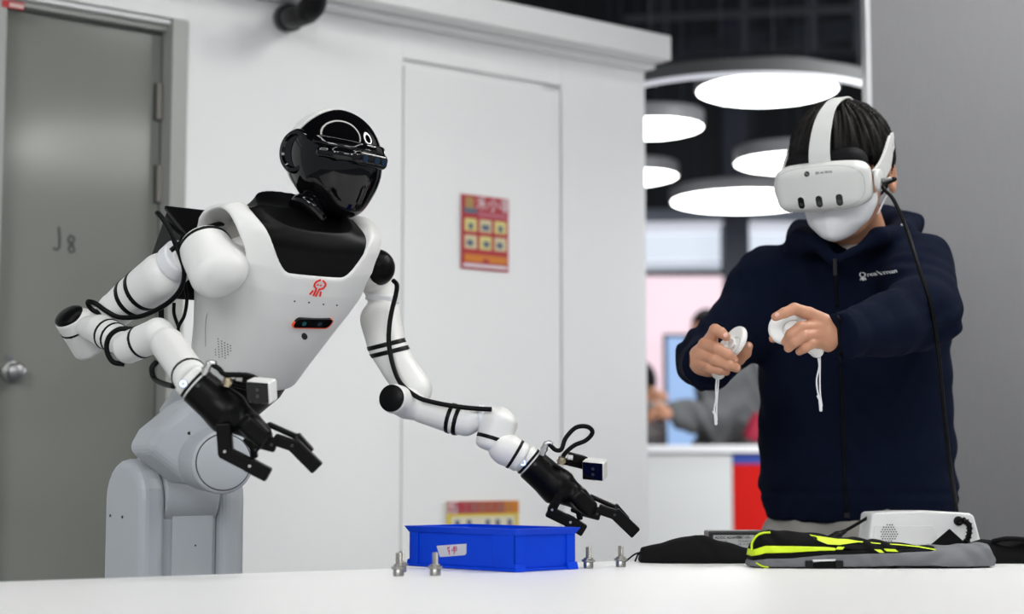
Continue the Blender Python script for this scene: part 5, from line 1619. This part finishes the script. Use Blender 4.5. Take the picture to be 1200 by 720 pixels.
# flared rim (hollow) and stacking feet
def rimmesh(name, o0, z0, o1, z1, inner_, m):
    rings = []
    for o_, z in ((o0, z0), (o1, z1), (-inner_, z1), (-inner_, z0)):
        rings.append([(-o_, -o_, z), (LA + o_, -o_, z), (LA + o_, LB + o_, z), (-o_, LB + o_, z)])
    vs = [v for r in rings for v in r]; fs = []
    for i in range(4):
        j = (i + 1) % 4
        for k_ in range(4):
            k2 = (k_ + 1) % 4
            fs.append((i * 4 + k_, i * 4 + k2, j * 4 + k2, j * 4 + k_))
    return bevel(link(name, BN.w(vs), fs, m, binn, smooth=False), 0.0006)
rimmesh('rim', -0.001, BH - 0.010, 0.0048, BH, 0.0045, BLUE)
for (xx, sx) in ((0, -1), (LA, 1)):
    for (yy, sy) in ((0, -1), (LB, 1)):
        prism('stacking_foot', [(0, 0.0005), (sx * 0.0045, 0.0005), (sx * 0.0008, 0.012), (-sx * 0.004, 0.012)], 0, -sy * 0.022, BLUE, binn,
              Frame(BN(xx, yy, 0), BN.x, BN.y, BN.z), 0.0004)
# taped label with red handwriting
def bpx(x, y):
    d = FW + RT * (x - 600.0) / FPX + UPV * (360.0 - y) / FPX
    t = ((BN(0, 0.004, 0) - CAM) @ BN.y) / (d @ BN.y)
    q = CAM + d * t
    return float((q - BN.o) @ BN.x), float((q - BN.o) @ BN.z)
lab = [bpx(512, 640), bpx(547, 637.5), bpx(546.8, 649), bpx(545, 651), bpx(516, 653.2)]
tp = prism('tape_label', lab, 0.0038, 0.0030, mat('masking_tape', (0.52, 0.53, 0.58), 0.75), binn, BN)
def hw(pts): return [bpx(512 + (x - 170) / 24.0, 640 + (y - 240) / 24.0) for x, y in pts]
stroke('handwriting', [hw([(470, 300), (550, 275)]), hw([(550, 275), (480, 340), (545, 370)]), hw([(530, 350), (535, 440), (525, 490)]), hw([(490, 400), (550, 385)]),
                       hw([(610, 330), (610, 400)]), hw([(650, 270), (740, 268), (745, 375), (655, 385), (650, 270)]), hw([(655, 325), (745, 320)]), hw([(690, 270), (680, 410), (665, 475)])],
       0.0011, 0.0007, mat('red_marker', (0.55, 0.04, 0.16), 0.6), binn, Frame(BN(0, 0.0030, 0), BN.x, BN.y, BN.z))

# ------------------------------------------------------------------ bolts standing on the table
def bolt(x, y, label, s=1.0):
    c = G(x, y, ZT) + V(0, 0, 0.0003)
    t = thing('hex_bolt', c, label, 'bolt', 'steel bolts on the table')
    lathe('bolt_head', [(0.0074 * s, 0), (0.0080 * s, 0.0006), (0.0080 * s, 0.0092 * s), (0.0076 * s, 0.0098 * s)], c, RZ, STEEL, t, 24)
    lathe('washer', [(0.0100 * s, 0.0100 * s), (0.0108 * s, 0.0108 * s), (0.0108 * s, 0.0134 * s), (0.0100 * s, 0.0138 * s)], c, RZ, STEEL, t, 24)
    lathe('spring_washer', [(0.0074 * s, 0.0139 * s), (0.0076 * s, 0.0143 * s), (0.0076 * s, 0.0160 * s), (0.0072 * s, 0.0164 * s)], c, RZ, STEEL, t, 20)
    prof = [(0.0040 * s, 0.0164 * s)]
    z = 0.0168 * s
    while z < 0.0330 * s:
        prof += [(0.0044 * s, z), (0.0040 * s, z + 0.0006 * s)]; z += 0.0012 * s
    prof += [(0.0036 * s, 0.0336 * s)]
    lathe('threaded_shank', prof, c, RZ, STEEL, t, 16)
bolt(467, 675.5, 'leftmost steel bolt, nearer of the pair by the bin corner')
bolt(470.5, 671, 'steel bolt hidden behind the leftmost one', 0.95)
bolt(510, 675.0, 'single steel bolt standing in front of the taped label')
bolt(689.5, 666.5, 'steel bolt next to the right corner of the blue bin')
bolt(727.5, 665.0, 'steel bolt standing nearest the black pouch cords')

# ------------------------------------------------------------------ black drawstring pouch
BCL = mat('black_pouch_cloth', (0.005, 0.005, 0.0055), 0.9, spec=0.12, bump=((200, 200, 200), 0.2, 0.0008))
g = G(835, 661, ZT)
PQ = Frame(V(g[0], g[1] + 0.055, ZT), RT, V(0, 1, 0), RZ)
pu = D_ = g[1] / FPX
XS = np.array([754, 757, 765, 790, 820, 850, 880, 905, 925]) ; XW = (XS - 835) * g[1] / FPX * 1.02
HT = np.array([9, 16, 18, 26, 32, 25, 17, 10, 4]) * g[1] / FPX * 1.02
DH = np.array([0.030, 0.036, 0.044, 0.056, 0.060, 0.060, 0.055, 0.045, 0.03])
def pouch_f(p):
    q = PQ.l(p); x = q[:, 0]
    h = np.interp(x, XW, HT); d = np.interp(x, XW, DH)
    yy = np.abs(q[:, 1]) / d
    top = h * np.sqrt(np.clip(1 - yy ** 3, 0, 1)) * (0.85 + 0.15 * np.cos(q[:, 1] * 30)) 
    v = np.maximum(q[:, 2] - top, 0.0008 - q[:, 2])
    v = np.maximum(v, (yy - 1) * d)
    v = np.maximum(v, np.maximum(XW[0] - x, x - XW[-1]))
    return v * 0.7 + 0.0012 * np.sin(130 * q[:, 2] + 30 * x + 4 * np.sin(40 * x)) * np.clip(q[:, 2] / 0.01, 0, 1)
pouch = thing('pouch', PQ(0, 0, 0), 'black drawstring pouch lying on the table in front of the adapter', 'pouch')
solid('pouch_body', S(pouch_f, PQ(XW[0], -0.065, 0) - 0.002, PQ(XW[-1], 0.065, 0.055)), 0.0022, BCL, pouch)
for (a_, b_, c_) in (((756, 646, 0), (747, 648, 0.0), (736, 656, 0)), ((756, 649.5, 0), (751, 652, 0), (747, 656, 0))):
    tube('drawstring', [PQ(XW[0] + 0.004, -0.012, 0.017), PQ((b_[0] - 835) * pu, -0.012, 0.0135), PQ((c_[0] - 835) * pu, -0.018, 0.0022)], 0.0016, CAB, pouch, 6, 6)

# ------------------------------------------------------------------ power adapter with its label
ad0 = P(830.5, 622.5, 3.02); 
ADF = Frame(V(ad0[0], ad0[1] + 0.0, ZT), nrm(V(1, 0.05, 0)), nrm(V(-0.05, 1, 0)), RZ)
ah = ad0[2] - ZT
adp = thing('power_adapter', ADF(0.06, 0.03, 0), 'black power adapter with a printed silver label behind the pouch', 'adapter')
box('adapter_body', (0, 0, 0.0005), (0.124, 0.055, ah), mat('adapter_black', (0.014, 0.015, 0.015), 0.35), adp, ADF, 0.003, 3)
box('rating_label', (0.008, -0.0006, 0.006), (0.112, 0.0, ah - 0.0075), mat('label_silver', (0.42, 0.42, 0.42), 0.5), adp, ADF)
def adt(txt, size, x, dz):
    text_mesh('label_lettering', txt, size, mat('logo_black', (0.01, 0.01, 0.01), 0.5), adp, Frame(ADF(x, -0.0008, ah - dz), ADF.x, ADF.y, ADF.z), 0.0004, size > 0.0055, 0.0, 'LEFT')
adt('AC/DC ADAPTER', 0.0062, 0.011, 0.0120); adt('100-240V~50/60Hz', 0.0036, 0.047, 0.0125); adt('INPUT 1.5A', 0.0045, 0.050, 0.0100)
adt('CE RoHS FC', 0.0050, 0.052, 0.0185); adt('LPS  VI  IP20', 0.0045, 0.052, 0.0240); adt('OUTPUT 19V', 0.0036, 0.012, 0.0185)

# ------------------------------------------------------------------ folded work vest
HIVIS = mat('hi_vis_yellow', (0.62, 0.82, 0.008), 0.6)
VGR = mat('vest_grey_fabric', (0.145, 0.15, 0.16), 0.85, bump=((120, 120, 120), 0.2, 0.001))
g = G(1030, 667, ZT); vs_ = g[1] / FPX
VB = Frame(V(g[0], g[1] + 0.062, ZT), RT, V(0, 1, 0), RZ)
def vx(xpx): return (xpx - 1030) * vs_
VX = np.array([vx(x) for x in (885, 889, 897, 912, 930, 955, 985, 1010, 1040, 1070, 1100, 1130, 1150, 1166, 1174)])
VH = np.array([16, 28, 38, 42, 43, 40, 36, 34, 31, 28, 24, 24, 27, 27, 12]) * vs_ * 1.03
VD = np.array([0.028, 0.040, 0.050, 0.056, 0.060, 0.062, 0.062, 0.062, 0.062, 0.062, 0.060, 0.056, 0.048, 0.036, 0.02])
def vest_f(p, sh=0.0):
    q = VB.l(p); x = q[:, 0]
    h = np.interp(x, VX, VH); d = np.interp(x, VX, VD)
    yy = np.abs(q[:, 1]) / d; zz = q[:, 2] / h
    bul = 0.92 + 0.08 * np.sqrt(np.clip(zz * (1 - zz) * 4, 0, 1))
    v = ((np.clip(yy / bul, 0, 9) ** 4 + np.clip(zz, 0, 9) ** 4) ** 0.25 - 1) * np.minimum(h, d)
    v = np.maximum(v, 0.0006 - q[:, 2])
    v = np.maximum(v, np.maximum(VX[0] - x, x - VX[-1]))
    return v * 0.8 + 0.0011 * np.sin(200 * q[:, 2] + 60 * x + 5 * np.sin(35 * x)) + sh
BX = np.array([vx(x) for x in (885, 900, 930, 970, 1010, 1050, 1095, 1120, 1180)])
def zb_(arr): return np.array(arr) * vs_ * 1.0
B0 = zb_([1.2, 1.5, 1.5, 2.5, 2.0, 3.0, 3.0, 2.0, 2.0])               # black underside / grey
B1 = zb_([8, 11, 12, 16, 17, 18, 20, 40, 40])                         # grey / black strip
B2 = zb_([13, 17.5, 18.5, 21, 21, 22, 24, 44, 44])                    # black strip / yellow
B3 = zb_([20, 26, 26, 25, 21, 22, 24, 44, 44])                        # yellow / black top
vlo, vhi = VB(VX[0], -0.07, 0) - 0.003, VB(VX[-1], 0.07, 0.075)
def layer(lo_, hi_, sh=0.0):
    def f(p):
        q = VB.l(p); x = q[:, 0]
        v = vest_f(p, sh)
        if lo_ is not None: v = np.maximum(v, np.interp(x, BX, lo_) - q[:, 2])
        if hi_ is not None: v = np.maximum(v, q[:, 2] - np.interp(x, BX, hi_))
        return v
    return S(f, vlo, vhi)
vest = thing('work_vest', VB(0, 0, 0), 'folded black and grey work vest with bright yellow trim on the table', 'vest')
solid('underside', layer(None, B0, 0.001), 0.0022, BCL, vest)
solid('grey_side', layer(B0, B1), 0.0022, VGR, vest)
solid('black_strip', layer(B1, B2, 0.0006), 0.0020, BCL, vest)
solid('black_top', layer(B3, None, 0.0008), 0.0022, BCL, vest)
def yellow(p):
    q = VB.l(p); x = q[:, 0]
    v = np.maximum(np.maximum(vest_f(p, -0.0008), np.interp(x, BX, B2) - q[:, 2]), q[:, 2] - np.interp(x, BX, B3))
    return np.maximum(v, x - vx(980))
solid('yellow_band', S(yellow, vlo, vhi), 0.0018, HIVIS, vest)
# raised yellow flap on the top edge and small reflective tabs
def vtop(xpx, z_px, sh=0.0012):
    """point on the front face of the vest at image column xpx and height z_px"""
    ys = np.linspace(-0.08, 0.02, 260)
    pts = np.array([VB(vx(xpx), y, z_px * vs_) for y in ys])
    v = vest_f(pts); i = int(np.argmax(v < 0)) if (v < 0).any() else len(ys) // 2
    return pts[i] - V(0, sh, 0)
def ribbon(name, top, bot, m, parent, t=0.0012):
    vs2, fs2 = [], []
    n = len(top)
    for a_, b_ in zip(top, bot):
        for q in (a_, b_):
            vs2 += [q, q + V(0, t, 0)]
    for i in range(n - 1):
        k_ = i * 4; j = k_ + 4
        fs2 += [(k_, k_ + 2, j + 2, j), (k_ + 1, j + 1, j + 3, k_ + 3), (k_, j, j + 1, k_ + 1), (k_ + 2, k_ + 3, j + 3, j + 2)]
    fs2 += [(0, 1, 3, 2), ((n - 1) * 4, (n - 1) * 4 + 2, (n - 1) * 4 + 3, (n - 1) * 4 + 1)]
    return link(name, vs2, fs2, m, parent, smooth=False)
ft_ = [(953, 39), (962, 37.5), (972, 36), (985, 34), (998, 33.5), (1010, 31.5), (1030, 29.5), (1060, 27.5), (1080, 25.5), (1098, 22.5)]
fb_ = [(954, 37.5), (962, 32), (972, 28), (985, 27.3), (998, 29.0), (1010, 30.3), (1030, 28.4), (1060, 26.4), (1080, 24.3), (1098, 21.0)]
ribbon('yellow_flap', [vtop(*q) for q in ft_], [vtop(*q) for q in fb_], HIVIS, vest)
for quad in (((983, 25.5), (991, 25.0), (988, 22.0), (980, 22.5)), ((1025, 22.3), (1033, 22.0), (1037, 18.5), (1031, 18.7)), ((1037, 23.0), (1050, 22.4), (1053, 19.6), (1040, 20.0))):
    q = [vtop(*a_) for a_ in quad]
    ribbon('yellow_tab', [q[0], q[1]], [q[3], q[2]], HIVIS, vest)
tube('yellow_piping', [vtop(884.5 + 1.5, 20), vtop(886.5, 29), vtop(892, 37), vtop(900, 40.5), vtop(908, 41)], 0.0019, HIVIS, vest, 8, 6)
tube('yellow_piping', [vtop(890, 6), vtop(896, 2.5), vtop(903, 1.2)], 0.0014, HIVIS, vest, 8, 6)
lb0 = [vtop(946, 8.5), vtop(982, 9.5)]; lb1 = [vtop(946, 1.0), vtop(982, 1.0)]
pk = ribbon('buckle_tab', lb0, lb1, BCL, vest, 0.003)
ribbon('white_strip', [vtop(953, 10.5, 0.002), vtop(980, 11.2, 0.002)], [vtop(953, 8.3, 0.002), vtop(980, 9.0, 0.002)], mat('reflective_white', (0.7, 0.7, 0.7), 0.4), vest, 0.001)
for xx in (949, 984):
    c = vtop(xx, 5)
    box('buckle', (c[0] - 0.006, c[1] - 0.003, c[2] - 0.005), (c[0] + 0.006, c[1] + 0.003, c[2] + 0.006), BLACKPLASTIC, vest, IDF, 0.001)

# ------------------------------------------------------------------ black cloth at the right edge
g = G(1180, 661, ZT); cs = g[1] / FPX
KB = Frame(V(g[0], g[1] + 0.05, ZT), RT, V(0, 1, 0), RZ)
KX = np.array([1120, 1130, 1145, 1165, 1180, 1200, 1230, 1260]); KXW = (KX - 1180) * cs
KH = np.array([6, 14, 22, 26, 23, 25, 22, 10]) * cs
def cloth_f(p):
    q = KB.l(p); x = q[:, 0]; h = np.interp(x, KXW, KH)
    yy = np.abs(q[:, 1]) / 0.055
    top = h * np.sqrt(np.clip(1 - yy ** 3, 0, 1)) + 0.003 * np.sin(90 * q[:, 1] + 60 * x)
    v = np.maximum(np.maximum(q[:, 2] - top, 0.0008 - q[:, 2]), (yy - 1) * 0.055)
    return np.maximum(v, np.maximum(KXW[0] - x, x - KXW[-1])) * 0.7
cl = thing('cloth', KB(0, 0, 0), 'crumpled black cloth at the right edge of the table', 'cloth')
solid('cloth_body', S(cloth_f, KB(KXW[0], -0.06, 0) - 0.002, KB(KXW[-1], 0.06, 0.05)), 0.0025, BCL, cl)
tube('strap', [KB((1168 - 1180) * cs, -0.03, 0.036), KB((1185 - 1180) * cs, -0.04, 0.041), KB((1215 - 1180) * cs, -0.035, 0.038)], 0.012, BCL, cl, 8, 5, flat=0.35, up=V(0, 0, 1))

# ------------------------------------------------------------------ white device box
DVW = mat('device_white', (0.72, 0.72, 0.715), 0.42)
DV = 3.03
def dq(x, y): return ((x - 1085) * DV / FPX, (P(1085, y, DV)[2] - ZT))
c = P(1085, 640, DV)
DF = Frame(V(c[0], c[1], ZT), nrm(V(1, 0.03, 0)), nrm(V(-0.03, 1, 0)), RZ)
dv = thing('speaker_box', DF(0, 0.03, 0), 'white slope-sided device with a round speaker grille behind the folded vest', 'device')
pl = [dq(1017, 641), dq(1022, 603), dq(1026, 601), dq(1060, 599.5), dq(1095, 599.5), dq(1138, 602), dq(1143, 605), dq(1152, 641)]
pl = [(x, max(z, 0.0005)) for x, z in pl]
pl = [(pl[0][0] - 0.004, 0.0005)] + pl + [(pl[-1][0] + 0.004, 0.0005)]
db = prism('device_body', pl, 0.0, 0.085, DVW, dv, DF, 0.004, 3)
# shallow facets on the front: recessed lower field
fa_ = [dq(1022, 638), dq(1024, 617), dq(1094, 616), dq(1102, 638)]
prism('front_field', [(x, z) for x, z in fa_], -0.0016, 0.001, mat('device_field', (0.66, 0.66, 0.65), 0.45), db.parent, DF, 0.0012, 2)
hv, hf_ = [], []
for i in range(8):
    for j in range(9):
        x = 1031 + j * 2.9 + (i % 2) * 1.45; y = 615.5 + i * 2.7
        if (x - 1041.5) ** 2 + (y - 625) ** 2 > 10.5 ** 2: continue
        X, Z = dq(x, y); b = len(hv)
        for t in range(6):
            hv.append(DF(X + 0.0014 * math.cos(t * 1.0472), -0.0020, Z + 0.0014 * math.sin(t * 1.0472)))
        hf_.append(tuple(range(b, b + 6)))
sg = link('speaker_grille', hv, hf_, SCREWM, dv, smooth=False); sg['kind'] = 'stuff'
X, Z = dq(1124, 611)
rod('socket_ring', DF(X, -0.004, Z), DF(X, 0.002, Z), 0.0085, BLACKPLASTIC, dv, 24, 0.001)
pts = [DF(X, -0.006, Z), DF(X + 0.005, -0.016, Z + 0.001), DF(X + 0.013, -0.020, Z - 0.006), DF(X + 0.013, -0.021, Z - 0.020), DF(X + 0.009, -0.020, Z - 0.034), DF(X + 0.006, -0.014, Z - 0.040)]
cab = tube('coiled_cable', pts, 0.0045, CAB, dv, 10, 8)
cpts = catmull(pts, 4)
for i in range(4, len(cpts) - 2, 2):
    d = nrm(cpts[i + 1] - cpts[i - 1])
    rod('strain_relief', cpts[i] - d * 0.0012, cpts[i] + d * 0.0012, 0.0062, CAB, cab, 12)
a_ = [dq(1083, 640), dq(1108, 619.5), dq(1124, 634), dq(1117, 644), dq(1094, 644)]
fl = prism('flap', [(x, z) for x, z in a_], -0.030, -0.027, BCL, dv, DF, 0.0008)
# plug with cable left of the device
pq = [P(960, 640, 3.04), P(966, 636, 3.04), P(982, 627, 3.04), P(1000, 617, 3.05), P(1018, 607, 3.07)]
plg = thing('power_plug', V(pq[0][0], pq[0][1], ZT), 'black cable plug lying between the vest and the white device', 'plug')
solid('plug_body', union(cap(P(964, 637.5, 3.04), P(981, 628, 3.04), 0.0085, 0.0075), cap(P(981, 628, 3.04), P(990, 623, 3.045), 0.006, 0.004), k=0.004), 0.0016, BLACKPLASTIC, plg)
tube('plug_cable', [P(986, 625, 3.043), P(1000, 617, 3.05), P(1010, 611, 3.06), P(1016.5, 607, 3.07)], 0.0030, CAB, plg, 8, 6)
